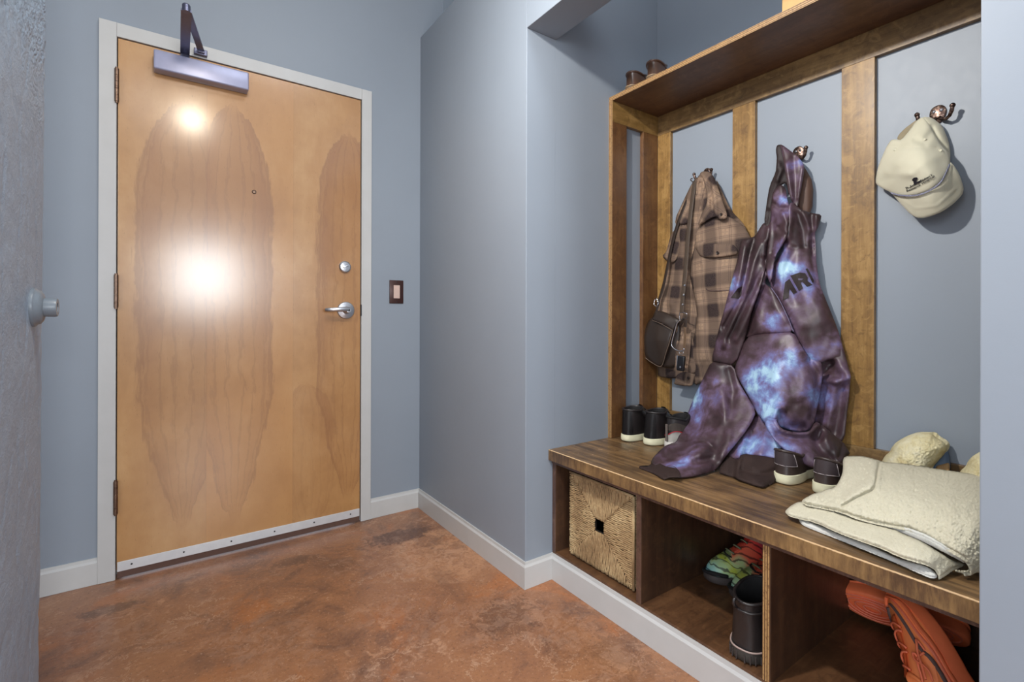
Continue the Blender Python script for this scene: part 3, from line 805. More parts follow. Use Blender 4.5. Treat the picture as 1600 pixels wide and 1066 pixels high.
# right half of the torso with the stitched letters
T3 = [(1233, 318), (1240, 316), (1252, 328)] + A_([(660, 670), (720, 690), (806, 702), (795, 760), (768, 835), (745, 852), (757, 1000)]) + B_([(826, 120), (832, 190), (850, 330), (915, 490), (1000, 700), (1050, 860)]) + [(1321, 565), (1300, 560), (1270, 572), (1262, 560)] + B_([(700, 860), (610, 700), (530, 520), (450, 380), (440, 280), (455, 200), (500, 130), (560, 40), (530, -60)]) + [(1226, 352)]
f_r = [(B_([(560, 0), (500, 140), (470, 240), (465, 330)]), -.012, 5), (B_([(575, 60), (530, 200), (520, 400)]), .010, 7), (B_([(640, 60), (600, 200)]), -.004, 6), (B_([(790, 0), (800, 150), (830, 330), (960, 620)]), -.007, 4),
       (A_([(520, 620), (530, 760), (510, 900)]), .010, 5), (A_([(600, 700), (640, 850), (650, 980)]), -.008, 5), (A_([(720, 700), (725, 860), (735, 1060)]), -.010, 4), (A_([(640, 690), (690, 780), (710, 850)]), .007, 4), (A_([(760, 700), (745, 840)]), .006, 4), (A_([(505, 985), (600, 995), (720, 1000)]), -.003, 3),
       (B_([(560, 480), (640, 560), (700, 680)]), .006, 10), (B_([(640, 420), (660, 560), (720, 720)]), -.005, 8), (B_([(780, 470), (860, 560), (880, 640)]), .005, 12)]
_, fT3 = cloth('torso_right_panel', T3, [(1236, 320, 1.73), (1283, 337, 1.77), (1272, 360, 1.765), (1276, 400, 1.762), (1226, 360, 1.722), (1215, 400, 1.725), (1207, 440, 1.73), (1240, 420, 1.712), (1280, 445, 1.755), (1240, 520, 1.715), (1275, 510, 1.722), (1307, 511, 1.765), (1318, 545, 1.768), (1255, 560, 1.72)], CLOUD, hood, folds=f_r, puff=.012, rim=9, seed=3, wob=.004, back=BK)
for i, (pl, hl) in enumerate(((B_([(548, 478), (568, 325), (605, 297), (668, 408), (638, 426), (606, 378), (598, 454)]), ()),
        (B_([(612, 272), (690, 244), (735, 250), (757, 285), (756, 315), (797, 346), (752, 364), (712, 322), (700, 330), (718, 376), (684, 399)]), (B_([(672, 296), (712, 284), (720, 296), (690, 312)]),)),
        (B_([(738, 213), (757, 210), (810, 312), (806, 330), (793, 326)]), ()))):
    decal('letter', pl, fT3, LINING, hood, holes=hl)
# neck front folded inside the collar
cloth('neck_panel', A_([(368, 560), (380, 500), (440, 435), (492, 470), (500, 560), (528, 640), (520, 760), (505, 900), (455, 980), (400, 1062)]) + [(1204, 446), (1196, 425)] + A_([(330, 1000), (350, 860), (362, 740), (362, 640)]),
      [(1208, 305, 1.735), (1228, 298, 1.735), (1234, 330, 1.715), (1230, 380, 1.705), (1205, 440, 1.70), (1197, 400, 1.725), (1205, 340, 1.73)], CLOUD, hood, folds=[(A_([(370, 600), (440, 650), (510, 650)]), -.010, 4), (A_([(470, 700), (500, 780), (470, 860)]), .009, 4), (A_([(500, 860), (450, 960), (400, 1062)]), .010, 4), (A_([(430, 820), (480, 870)]), -.008, 4), (A_([(380, 720), (390, 900), (370, 1040)]), -.008, 4), (A_([(485, 460), (490, 560)]), -.006, 3)], puff=.012, rim=8, step=2.5, seed=4, back=BK)
# left side: shoulder, armhole and the narrow upper sleeve
T1 = A_([(300, 770), (340, 800), (372, 740), (385, 800), (395, 960)]) + B_([(420, 180), (400, 215), (360, 380), (290, 560), (240, 780), (150, 1020), (0, 1000)]) + [(1111, 564.5), (1119, 532)] + B_([(20, 700), (60, 560), (85, 460), (120, 330), (160, 180)]) + A_([(75, 1064), (88, 990), (100, 928), (160, 915), (225, 892), (260, 830)])
_, fT1 = cloth('upper_sleeve', T1, [(1195, 350, 1.745), (1207, 345, 1.74), (1158, 377, 1.728), (1150, 420, 1.700), (1136, 466, 1.685), (1120, 530, 1.685), (1112, 564, 1.690), (1147, 570, 1.680), (1165, 526, 1.688), (1190, 440, 1.705), (1199, 400, 1.722), (1170, 430, 1.700)], CLOUD, hood,
    folds=[([(1181, 366), (1172, 395), (1163, 440), (1157, 468), (1132, 512)], -.016, 4.5), ([(1189, 380), (1178, 410), (1170, 440), (1150, 490), (1130, 540)], .012, 5), ([(1201, 380), (1196, 415), (1180, 445), (1160, 485), (1138, 530)], -.012, 4), ([(1194, 418), (1186, 450), (1170, 490), (1150, 530)], .010, 5), ([(1164, 385), (1160, 410), (1152, 450)], .009, 5), (A_([(385, 800), (370, 960), (340, 1060)]), -.010, 4), (A_([(345, 830), (315, 960), (300, 1060)]), .009, 4)], puff=.010, rim=8, seed=5, wob=.003, back=BK)
decal('letter', B_([(115, 456), (175, 376), (212, 360), (205, 430), (182, 463)]), fT1, LINING, hood)
# middle front panel between the folds
_, fT2 = cloth('torso_centre_panel', B_([(395, 210), (425, 250), (400, 320), (408, 345), (452, 372), (540, 510), (600, 640), (640, 742), (500, 750), (360, 757), (238, 792), (255, 720), (300, 560), (360, 380)]),
    [(1195, 418, 1.725), (1204, 449, 1.70), (1222, 476, 1.695), (1239, 519, 1.69), (1165, 527, 1.695), (1180, 470, 1.71), (1205, 500, 1.68)], CLOUD, hood, folds=[(B_([(420, 300), (360, 420), (300, 600), (260, 740)]), -.012, 4.5), (B_([(440, 380), (470, 500), (560, 640)]), .006, 7), (B_([(380, 440), (350, 560), (330, 700)]), .008, 7)], puff=.008, rim=6, seed=6, back=BK)
seam('panel_seam', B_([(452, 372), (500, 440), (540, 510), (600, 640), (638, 738)]), fT2, plain('pale_edge_thread', (120, 112, 140), .6), hood, .0012, .001)
# right sleeve: shadowed upper tube at the right, twisted at the elbow
_, fS2 = cloth('right_sleeve', [(1252, 541), (1258, 530), (1270, 518), (1290, 503), (1296, 503), (1305, 520), (1317, 541)] + C_([(905, 120), (930, 210), (926, 245), (912, 400), (900, 500), (885, 660)]) + [(1300, 700), (1276, 690), (1268, 640), (1278, 600), (1268, 570)],
    [(1256, 540, 1.735), (1292, 503, 1.755), (1317, 545, 1.765), (1329, 590, 1.755), (1322, 650, 1.76), (1316, 690, 1.75), (1285, 690, 1.755), (1280, 640, 1.765), (1283, 580, 1.765), (1275, 560, 1.752)], CLOUD, hood,
    folds=[(C_([(745, 240), (830, 250), (930, 225)]), .014, 5), (C_([(740, 215), (770, 150), (800, 125)]), -.012, 6), (C_([(820, 270), (790, 420), (760, 560)]), .012, 9), (C_([(660, 60), (800, 130)]), -.012, 7), ([(1262, 535), (1290, 508)], .008, 3), ([(1276, 535), (1300, 560), (1322, 583)], .010, 7), (C_([(870, 300), (850, 500), (830, 600)]), -.008, 7)], puff=.016, rim=12, seed=7, wob=.004, back=BK)
# waistband standing on the bench and the fabric above it
cloth('lower_body', C_([(275, 465), (205, 590), (125, 690), (68, 767), (150, 802), (175, 755), (310, 772), (440, 795), (485, 735), (500, 650), (400, 560)]), [(1182, 646, 1.665), (1166, 673, 1.62), (1136, 712, 1.52), (1154, 720, 1.515), (1190, 713, 1.56), (1219, 718, 1.575), (1228, 706, 1.60), (1225, 680, 1.63)], CLOUD, hood,
    folds=[(C_([(205, 600), (180, 680), (160, 760)]), .010, 5), (C_([(240, 620), (215, 740)]), -.006, 5), (C_([(330, 640), (300, 760)]), .008, 8)], puff=.014, rim=8, seed=8, wob=.004)
_, frib = cloth('waistband', C_([(70, 762), (150, 798), (168, 750), (310, 766), (440, 790), (480, 745), (460, 800), (440, 880), (418, 905), (400, 952), (328, 988), (298, 986), (200, 955), (130, 921), (60, 900), (5, 878)]),
    [(1136, 712, 1.515), (1123, 737, 1.448), (1149, 747, 1.443), (1188, 761, 1.424), (1211, 753, 1.500), (1216, 720, 1.56), (1157, 710, 1.52), (1190, 713, 1.545), (1226, 709, 1.585), (1175, 735, 1.475)], RIB, hood,
    folds=[(C_([(155, 770), (150, 850), (140, 920)]), .010, 4), (C_([(170, 860), (300, 900), (420, 870)]), -.010, 5), (C_([(160, 930), (260, 940), (330, 980)]), .010, 4), (C_([(200, 925), (300, 955)]), -.008, 3), (C_([(120, 800), (110, 900)]), -.006, 6)], puff=.012, rim=7, seed=9, wob=.004)
# left sleeve fanning out over the bench and its cuff
f_s = [(D_([(640, 60), (600, 200), (560, 400), (440, 620)]), .008, 14), (D_([(760, 100), (790, 260), (770, 420), (700, 640), (640, 800)]), -.010, 7), (D_([(690, 260), (730, 440), (740, 600), (690, 760)]), .012, 9), (D_([(340, 664), (430, 650), (560, 660), (620, 700)]), -.016, 5), (D_([(360, 690), (470, 690), (560, 720)]), .008, 6),
       (D_([(235, 720), (250, 790), (215, 850)]), -.010, 5), (D_([(270, 730), (400, 790), (520, 760)]), .010, 6), (D_([(290, 800), (420, 850), (600, 800)]), -.009, 5), (D_([(320, 830), (470, 880), (590, 860)]), .008, 5), (D_([(560, 450), (500, 560), (420, 640)]), -.006, 8), (D_([(640, 480), (600, 600), (640, 720)]), -.006, 8)]
_, fS1 = cloth('left_sleeve', D_([(615, 25), (700, 40), (795, 58), (832, 190), (900, 300), (975, 420), (930, 520), (860, 620), (740, 765), (680, 850), (640, 892), (590, 912), (500, 935), (400, 950), (290, 940), (230, 858), (140, 845), (145, 800), (175, 765), (240, 700), (290, 678), (338, 664), (365, 600), (430, 430), (500, 260), (560, 140)]),
    [(1111, 566, 1.688), (1146, 572, 1.678), (1088, 611, 1.675), (1154, 597, 1.675), (1182, 643, 1.635), (1075, 645, 1.665), (1057, 690, 1.545), (1062, 678, 1.59), (1038, 698, 1.46), (1018, 722, 1.350), (1136, 710, 1.50), (1116, 735, 1.448), (1106, 739, 1.405), (1069, 747, 1.303), (1047, 746, 1.275), (1030, 728, 1.32), (1120, 650, 1.60), (1090, 700, 1.47), (1110, 620, 1.648)], CLOUD, hood, folds=f_s, puff=.014, rim=10, seed=10, wob=.005)
cloth('cuff', D_([(142, 806), (180, 800), (225, 850), (280, 852), (350, 880), (380, 948), (290, 945), (250, 962), (232, 964), (160, 918), (45, 874), (42, 860), (60, 852), (135, 850)]), [(1018, 719, 1.375), (1000, 729, 1.292), (1000, 732, 1.276), (1037, 749, 1.250), (1050, 746, 1.262), (1062, 742, 1.285), (1035, 728, 1.322)], RIB, hood, folds=[(D_([(60, 862), (160, 895), (245, 945)]), .004, 3)], puff=.010, rim=6, step=2.5, seed=11)
seam('cuff_seam', D_([(270, 855), (320, 860), (360, 895), (378, 940)]), fS1, THREAD, hood, .0012, .001)
# big front sleeve crossing the body, brightest clouds
_, fS3 = cloth('front_sleeve', B_([(238, 788), (360, 755), (500, 748), (638, 740), (700, 852), (792, 992)]) + C_([(640, 90), (700, 108), (728, 122), (735, 180), (722, 290), (690, 460), (672, 545), (640, 590), (560, 602), (470, 575), (430, 560), (400, 520), (355, 560), (330, 540), (278, 470), (235, 380), (155, 240), (126, 180), (128, 140)]),
    [(1165, 528, 1.69), (1239, 519, 1.688), (1268, 566, 1.70), (1283, 568, 1.715), (1283, 605, 1.715), (1272, 660, 1.70), (1245, 675, 1.66), (1215, 660, 1.605), (1196, 660, 1.60), (1182, 646, 1.62), (1150, 590, 1.675), (1148, 575, 1.685), (1215, 600, 1.635), (1240, 640, 1.65)], CLOUD, hood,
    folds=[(C_([(640, 110), (700, 200), (710, 330), (660, 500)]), -.012, 6), (C_([(400, 500), (420, 440), (460, 430)]), .014, 6), (C_([(450, 480), (500, 560), (600, 570)]), -.014, 7), (C_([(560, 60), (610, 200), (600, 380)]), .008, 14), (C_([(290, 300), (380, 280), (420, 180)]), .004, 10), (C_([(470, 420), (600, 400), (640, 360)]), -.005, 8)], puff=.020, rim=14, seed=12, wob=.006)
_, fS4 = cloth('front_sleeve_end', C_([(395, 505), (410, 500), (430, 560), (470, 590), (560, 604), (640, 600), (672, 545), (690, 528), (720, 545), (800, 610), (860, 660), (890, 690), (915, 735), (925, 752), (895, 770), (872, 830), (868, 856), (780, 866), (700, 860), (645, 846), (560, 792), (480, 738), (420, 684), (360, 605), (330, 545), (350, 500)]),
    [(1205, 655, 1.588), (1214, 692, 1.55), (1246, 718, 1.572), (1264, 730, 1.595), (1296, 734, 1.64), (1316, 730, 1.69), (1328, 709, 1.73), (1300, 680, 1.715), (1276, 662, 1.69), (1245, 672, 1.635), (1222, 668, 1.59), (1265, 700, 1.62)], CLOUD, hood,
    folds=[(C_([(405, 520), (440, 580), (520, 610), (640, 608), (700, 560)]), .012, 4), (C_([(430, 620), (520, 650), (700, 640)]), -.010, 7), (C_([(710, 600), (690, 680), (730, 740), (790, 800)]), -.016, 8), (C_([(560, 700), (660, 760), (740, 840)]), .008, 10), (C_([(760, 640), (830, 720), (850, 800)]), .008, 7), (C_([(870, 690), (850, 780)]), -.008, 4)], puff=.018, rim=9, seed=13, wob=.006)
# ------------------------------------------------------------------ plaid overshirt on the left hook
def m_plaid():
    n = E.nt.nodes.new('ShaderNodeUVMap'); sp = E.nt.nodes.new('ShaderNodeSeparateXYZ'); E.nt.links.new(n.outputs[0], sp.inputs[0])
    u, w = E(sp.outputs[0]), E(sp.outputs[1]); v, x, y, z = coords()
    j = (nse(v, 40, 3) - .5) * .004; P = .118
    def bands(a, off):
        t = ffrac((a + j) * (1 / P) + off)
        wide = smooth(fabs(t - .5), .29, .15); lines = fmax(smooth(fabs(fabs(t - .5) - .37), .016, .008), smooth(fabs(fabs(t - .5) - .32), .016, .008))
        pale = smooth(fabs(fabs(t - .5) - .44), .05, .02)
        return wide, lines, pale
    a1, l1, p1 = bands(u, .25); a2, l2, p2 = bands(w, .30)
    wv = fsin(u * 2600.0) * fsin(w * 2600.0)
    c = mix((a1 + a2) * .52 + .04, rgb((150, 126, 106)), rgb((42, 34, 37)))
    c = mix((l1 + l2) * .34, c, rgb((58, 46, 52)))
    c = mix(p1 * p2 * .4, c, rgb((180, 150, 120)))
    c = mix(smooth(nse(v, 420, 2), .35, .65) * .25, c, rgb((120, 100, 86)))
    return {'Base Color': c, 'Normal': bump(wv + nse(v, 500, 2), .15, .001)}
PLAID = mat('plaid_wool', m_plaid, rough=.9, spec=.2)
BTN = plain('dark_button', (38, 28, 24), .35)
E_ = lambda L: [(1020 + a / 6.094, 255 + b / 6.094) for a, b in L]
F_ = lambda L: [(990 + a / 5.33, 420 + b / 5.33) for a, b in L]
jk = thing('plaid_jacket', (1.76, 1.2, 1.58), 'tan and brown plaid button jacket hanging on the hook nearest the corner', 'jacket')
JC = [(1082, 285, 1.765), (1050, 360, 1.768), (1036, 440, 1.768), (1028, 580, 1.765), (1075, 350, 1.745), (1078, 450, 1.742), (1070, 580, 1.745), (1050, 500, 1.738), (1088, 480, 1.76)]
cloth('back_panel', E_([(378, 178), (440, 120), (520, 200), (520, 380), (440, 600), (400, 800), (380, 1000)]) + F_([(480, 60), (535, 260), (535, 420), (505, 590), (480, 760), (470, 900), (355, 918), (200, 900), (200, 850), (200, 700), (170, 500), (190, 330), (235, 140)]) + E_([(150, 940), (85, 890), (130, 840), (150, 760), (180, 660), (235, 620), (205, 545), (290, 360)]),
      JC, PLAID, jk, folds=[([(1068, 360), (1062, 420), (1056, 500), (1056, 570)], .012, 6), ([(1078, 350), (1074, 430), (1078, 500), (1075, 570)], -.012, 5), ([(1044, 420), (1042, 470), (1040, 540)], -.010, 5), ([(1050, 450), (1046, 475)], .012, 5), ([(1088, 440), (1086, 500), (1082, 560)], -.008, 5)], puff=.018, rim=10, seed=21, uvrot=.10, wob=.006, back=1.786)
cloth('sleeve_flap', E_([(235, 590), (330, 585), (300, 700), (250, 850), (215, 930), (180, 952), (148, 925), (165, 800), (200, 700)]), [(1062, 352, 1.745), (1073, 352, 1.74), (1050, 410, 1.742), (1045, 405, 1.748)], PLAID, jk, puff=.010, rim=6, seed=22, uvrot=.3)
FC = [(1093, 352, 1.735), (1120, 345, 1.722), (1160, 350, 1.748), (1172, 372, 1.765), (1185, 470, 1.765), (1150, 560, 1.76), (1108, 592, 1.756), (1083, 602, 1.75), (1078, 431, 1.742), (1088, 480, 1.735), (1125, 440, 1.705), (1115, 540, 1.715), (1084, 530, 1.742)]
_, fJ = cloth('front_panel', E_([(430, 600), (480, 560), (600, 500), (700, 500), (780, 540), (850, 580), (905, 660), (932, 715)]) + [(1188, 400), (1190, 480), (1165, 560), (1130, 590)] + F_([(590, 960), (545, 955), (515, 975), (485, 900), (450, 870), (460, 760), (500, 600), (530, 420), (520, 290), (490, 160), (468, 60)]) + E_([(350, 1040), (370, 900), (400, 780), (400, 690)]),
      FC, PLAID, jk, folds=[(F_([(560, 0), (580, 300), (580, 560), (600, 700), (600, 800)]), -.004, 6), ([(1095, 400), (1092, 470), (1098, 560)], .008, 7), (E_([(640, 500), (700, 620), (840, 640)]), -.005, 8)], puff=.020, rim=12, seed=23, uvrot=-.06, wob=.005, back=1.786)
cloth('button_placket', F_([(450, 860), (515, 870), (500, 930), (485, 981), (400, 975), (333, 963), (345, 930), (358, 885), (400, 860)]), [(1075, 583, 1.735), (1086, 584, 1.74), (1081, 603, 1.74), (1053, 600, 1.745), (1060, 585, 1.74)], PLAID, jk, puff=.008, rim=5, step=2.5, seed=24, uvrot=.2)
cloth('front_edge', F_([(452, 870), (512, 875), (520, 800), (510, 700), (490, 560), (480, 560), (470, 700), (455, 800)]), [(1075, 583, 1.735), (1086, 584, 1.736), (1082, 525, 1.738), (1087, 560, 1.735)], PLAID, jk, puff=.006, rim=5, step=2.5, seed=25, uvrot=.1)
_, fpf = cloth('pocket_flap', E_([(402, 800), (430, 745), (600, 770), (755, 770), (790, 800), (812, 866), (700, 888), (600, 900), (458, 897), (425, 850)]), [(1087, 386, 1.722), (1150, 382, 1.715), (1153, 397, 1.712), (1120, 402, 1.698), (1095, 402, 1.712), (1115, 385, 1.700)], PLAID, jk, puff=.010, rim=7, step=2.5, seed=26, uvrot=-.06)
seam('pocket_seam', F_([(602, 165), (625, 182), (700, 186), (800, 180)]), fJ, THREAD, jk, .0013, .001)
cloth('collar_lapel', E_([(378, 182), (408, 195), (395, 400), (340, 560), (280, 590), (208, 545), (250, 450), (300, 350)]), [(1083, 285, 1.758), (1054, 344, 1.748), (1066, 352, 1.735), (1080, 330, 1.74)], PLAID, jk, puff=.012, rim=6, step=2.5, seed=27, uvrot=.5)
cloth('collar_inner', E_([(440, 100), (500, 110), (530, 200), (520, 300), (470, 440), (425, 600), (400, 560), (395, 400), (405, 300), (410, 200)]), [(1096, 272, 1.755), (1104, 290, 1.75), (1092, 350, 1.742), (1086, 320, 1.752)], PLAID, jk, folds=[(E_([(430, 170), (415, 300)]), .010, 3.5), (E_([(480, 180), (470, 300), (450, 460)]), .010, 3.5), (E_([(455, 200), (445, 330)]), -.010, 3)], puff=.008, rim=5, step=2.2, seed=28, uvrot=.2)
_, fcl = cloth('collar', E_([(445, 100), (470, 78), (520, 78), (570, 112), (600, 170), (625, 250), (660, 350), (705, 480), (705, 520), (680, 537), (630, 535), (605, 505), (560, 520), (480, 570), (428, 598), (440, 550), (470, 470), (510, 400), (520, 300), (500, 230), (480, 150)]),
      [(1094, 270, 1.752), (1106, 268, 1.752), (1119, 290, 1.738), (1136, 340, 1.712), (1122, 343, 1.702), (1090, 353, 1.722), (1105, 320, 1.712), (1103, 290, 1.735)], PLAID, jk, folds=[(E_([(560, 150), (590, 300), (600, 500)]), .008, 3.5), (E_([(535, 180), (555, 320), (575, 480)]), -.009, 3), (E_([(440, 590), (520, 430), (540, 340)]), .005, 3)], puff=.012, rim=6, step=2.2, seed=29, uvrot=.75)
cloth('yoke', E_([(600, 150), (625, 195), (740, 450), (850, 560), (900, 640), (860, 640), (760, 560), (700, 500), (660, 380)]), [(1122, 288, 1.768), (1141, 330, 1.765), (1165, 352, 1.768), (1135, 335, 1.745)], PLAID, jk, puff=.010, rim=6, step=2.5, seed=30, uvrot=.9)
def button(px, py, f, parent, r=.0062, col=None):
    X = float(f(np.array([(px, py)]))[0]); p = at(px, py, 'x', X - .001)
    bm = NB(); lathe(bm, [(r, 0), (r, .0016), (r * .8, .0026), (r * .6, .002), (0, .002)], 18, Matrix.Translation(p) @ Matrix.Rotation(-PI / 2, 4, 'Y')); obj('button', bm, col or BTN, parent, True, 40)
button(1121.4, 395.3, fpf, jk); button(1126.8, 335.3, fcl, jk, .0055)
fpk = tps([(1075, 583, 1.725), (1086, 584, 1.73), (1081, 603, 1.73), (1053, 600, 1.735)])
button(1075.5, 591, fpk, jk)
# ------------------------------------------------------------------ crossbody bag
LEA = plain('black_brown_leather', (50, 40, 34), .38, coat=.15)
LEA2 = plain('leather_strap_face', (78, 66, 56), .45, coat=.1)
PIP = plain('leather_piping', (104, 88, 76), .4)
CHR = mat('polished_clasp_metal', col=rgb((206, 206, 210)), rough=.2, metal=1.0)
bag = thing('crossbody_bag', (1.72, 1.2, 1.1), 'dark leather crossbody bag hanging by its long strap over the plaid jacket', 'bag')
BC = [(1021, 492, 1.712), (1033, 487, 1.712), (1060, 499, 1.705), (1053, 520, 1.70), (1035, 572, 1.705), (1003, 551, 1.715), (999, 540, 1.718), (1025, 530, 1.69)]
cloth('gusset', F_([(300, 500), (375, 440), (400, 480), (395, 620), (380, 760), (345, 830), (240, 825), (235, 790), (250, 650), (320, 520)]), [(1055, 510, 1.725), (1063, 536, 1.735), (1058, 570, 1.735), (1036, 572, 1.722), (1045, 540, 1.718)], LEA, bag, puff=.02, rim=8, step=2.5, thick=.03, seed=31, wob=.002)
_, fbag = cloth('bag_body', F_([(130, 425), (160, 400), (250, 420), (345, 500), (325, 540), (300, 620), (270, 720), (240, 805), (205, 815), (110, 755), (68, 705), (48, 650), (60, 590), (95, 500)]), BC, LEA, bag, puff=.022, rim=10, step=2.5, thick=.04, seed=32, wob=.002, round_=2)
_, fflap = cloth('bag_flap', F_([(165, 388), (178, 352), (215, 348), (290, 375), (378, 420), (376, 445), (345, 480), (330, 518), (260, 470), (150, 425)]), [(1021, 492, 1.70), (1030, 486, 1.708), (1060, 500, 1.695), (1053, 516, 1.688), (1035, 505, 1.682)], LEA, bag, puff=.010, rim=6, step=2.5, thick=.02, seed=33)
seam('piping', F_([(325, 520), (300, 610), (270, 700), (240, 798), (205, 812), (110, 752), (70, 705)]), fbag, PIP, bag, .0018, .002)
seam('flap_edge', F_([(152, 428), (220, 455), (275, 485), (328, 516)]), fflap, PIP, bag, .0014, .001)
bm = NB(); q = at(1034.5, 506, 'x', 1.672); bx(bm, q.x - .001, q.x + .001, q.y - .0035, q.y + .0035, q.z - .0012, q.z + .0012); obj('metal_tab', bm, CHR, bag)
def strap(name, pts, m, w=.0105, parent=bag):
    P = dense([at(a, b, 'x', x) for a, b, x in pts], 5); bm = NB(); tube(bm, P, w, 10, flat=.16, up=(-1, .25, 0)); return obj(name, bm, m, parent, True, 40)
strap('strap', [(1085, 284, 1.752), (1083, 300, 1.742), (1078, 340, 1.722), (1074, 380, 1.715), (1071, 420, 1.712), (1067, 460, 1.708), (1064.5, 489, 1.703)], LEA2, .0115)
strap('strap', [(1085, 286, 1.762), (1064, 335, 1.74), (1052, 372, 1.735), (1044, 410, 1.735), (1037, 445, 1.73), (1030, 468, 1.722)], LEA, .0085)
bm = NB(); tube(bm, [at(a, b, 'x', 1.762) for a, b in ((1084, 290), (1082, 284), (1079, 281.5), (1079.5, 279.5), (1082, 279))], .0022, 8); obj('strap_loop', bm, LEA, bag, True)
for a, b, x in ((1069.8, 446, 1.709), (1068.3, 461, 1.706), (1066.6, 476, 1.703)):
    p = at(a, b, 'x', x - .003); bm = NB(); lathe(bm, [(.0042, 0), (.0042, .0012), (.0026, .0018), (0, .0008)], 14, Matrix.Translation(p) @ Matrix.Rotation(-PI / 2, 4, 'Y')); obj('eyelet', bm, CHR, bag, True, 40)
def ring(name, pts, r, parent, m=CHR, closed=True):
    P = [at(a, b, 'x', x) for a, b, x in pts]; bm = NB(); tube(bm, P, r, 8, closed=closed, cap=not closed); return obj(name, bm, m, parent, True)
ring('buckle', [(1062, 489, 1.698), (1061.5, 498, 1.698), (1064.5, 499.5, 1.697), (1073, 497, 1.695), (1073.5, 490, 1.695), (1067, 488, 1.697)], .0019, bag)
ring('strap_ring', [(1025.5, 466, 1.715), (1022, 470, 1.715), (1022, 476, 1.714), (1026, 480, 1.713), (1029, 474, 1.714)], .0022, bag)
strap('strap_tab', [(1030, 467, 1.716), (1028, 478, 1.712), (1025, 488, 1.706)], LEA, .008)
strap('strap_tab', [(1068, 497, 1.70), (1066, 503, 1.70), (1061, 508, 1.705)], LEA, .0075)
# carabiner with keys and a fob clipped to the bag
ky = thing('key_carabiner', (1.69, 1.13, 1.08), 'silver carabiner with a brown wrist loop and black key fob clipped to the leather bag', 'keys')
P = dense([at(a, b, 'x', 1.682) for a, b in ((1063, 500), (1058, 505), (1055, 515), (1052, 526), (1049.5, 536), (1050.5, 542), (1057, 547), (1064, 549), (1068.5, 547.5), (1068.5, 544))], 4)
bm = NB(); tube(bm, P, .0026, 10); obj('carabiner', bm, CHR, ky, True)
strap('wrist_loop', [(1070, 509, 1.688), (1070.5, 520, 1.685), (1070, 532, 1.684), (1069, 544, 1.685)], plain('tan_leather_loop', (104, 82, 62), .5), .0065, ky)
strap('loop_tab', [(1071, 500, 1.69), (1071, 506, 1.688), (1070, 511, 1.687)], LEA, .0085, ky)
ring('split_ring', [(1061, 551, 1.684), (1063, 555, 1.682), (1067, 554, 1.681), (1068, 550, 1.682), (1065, 547.5, 1.683)], .0013, ky)
p0 = at(1064.5, 568, 'x', 1.682)
bm = NB(); bx(bm, -.008, .006, -.0155, .0155, -.031, .031, .005, 3); bmesh.ops.transform(bm, matrix=Matrix.Translation(p0) @ Matrix.Rotation(.10, 4, 'X') @ Matrix.Rotation(.2, 4, 'Z'), verts=bm.verts)
fb = obj('key_fob', bm, plain('black_fob_plastic', (20, 20, 24), .3), ky, True, 40)
bm = NB(); lathe(bm, [(.004, 0), (.004, .001), (0, .001)], 14, Matrix.Translation(p0 + Vector((-.0085, -.002, -.014))) @ Matrix.Rotation(-PI / 2, 4, 'Y')); obj('fob_button', bm, CHR, fb)
bm = NB(); q = at(1058.5, 567, 'x', 1.686); bx(bm, q.x - .001, q.x + .001, q.y - .004, q.y + .004, q.z - .028, q.z + .03, .0008); obj('key', bm, CHR, ky)
# ------------------------------------------------------------------ cap
def m_cap():
    v, x, y, z = coords(); n = nse(v, 16, 4)
    return {'Base Color': mix(n, rgb((196, 192, 168)), rgb((212, 208, 186))), 'Normal': bump(nse(v, 700, 2) + n * 2, .10, .001)}
CAPM = mat('cream_cotton_twill', m_cap, rough=.75, sheen=.2)
G_ = lambda L: [(1340 + a / 4.845, 140 + b / 4.845) for a, b in L]
cap = thing('baseball_cap', (1.76, .46, 1.55), 'cream baseball cap with a small dark logo hanging on the hook by the pillar', 'cap')
cloth('brim', G_([(250, 778), (330, 790), (450, 785), (560, 745), (640, 670), (690, 560), (700, 545), (730, 575), (770, 640), (800, 730), (802, 760), (790, 800), (720, 870), (640, 925), (560, 957), (500, 973), (450, 972), (400, 945), (330, 870)]),
      [(1393, 301, 1.754), (1433, 304, 1.704), (1455, 296, 1.694), (1472, 280, 1.700), (1486, 256, 1.737), (1505, 293, 1.759), (1488, 320, 1.740), (1437, 341, 1.740), (1424, 337, 1.747), (1455, 320, 1.709)], CAPM, cap, puff=.006, rim=5, step=2.5, thick=.004, wob=.001, back=1.803, folds=[(G_([(300, 810), (440, 900), (600, 880), (740, 750)]), .0012, 1.6)])
cloth('crown_back', G_([(490, 203), (560, 210), (640, 270), (690, 390), (702, 480), (700, 545), (640, 500), (570, 330), (500, 250)]), [(1441, 183, 1.761), (1456, 184, 1.771), (1473, 197, 1.787), (1483, 225, 1.787), (1484, 250, 1.769), (1462, 215, 1.754)], CAPM, cap, puff=.016, rim=9, step=2.5, thick=.004, back=1.803, folds=[(G_([(560, 290), (620, 390), (690, 470)]), -.008, 4)])
cloth('crown_inside', G_([(440, 232), (470, 215), (500, 230), (480, 300), (400, 390), (310, 395), (296, 360), (350, 300)]), [(1431, 188, 1.769), (1402, 214, 1.772), (1420, 220, 1.772)], plain('cap_lining', (150, 138, 112), .8), cap, puff=.003, rim=5, step=2.5, thick=.003, back=1.803)
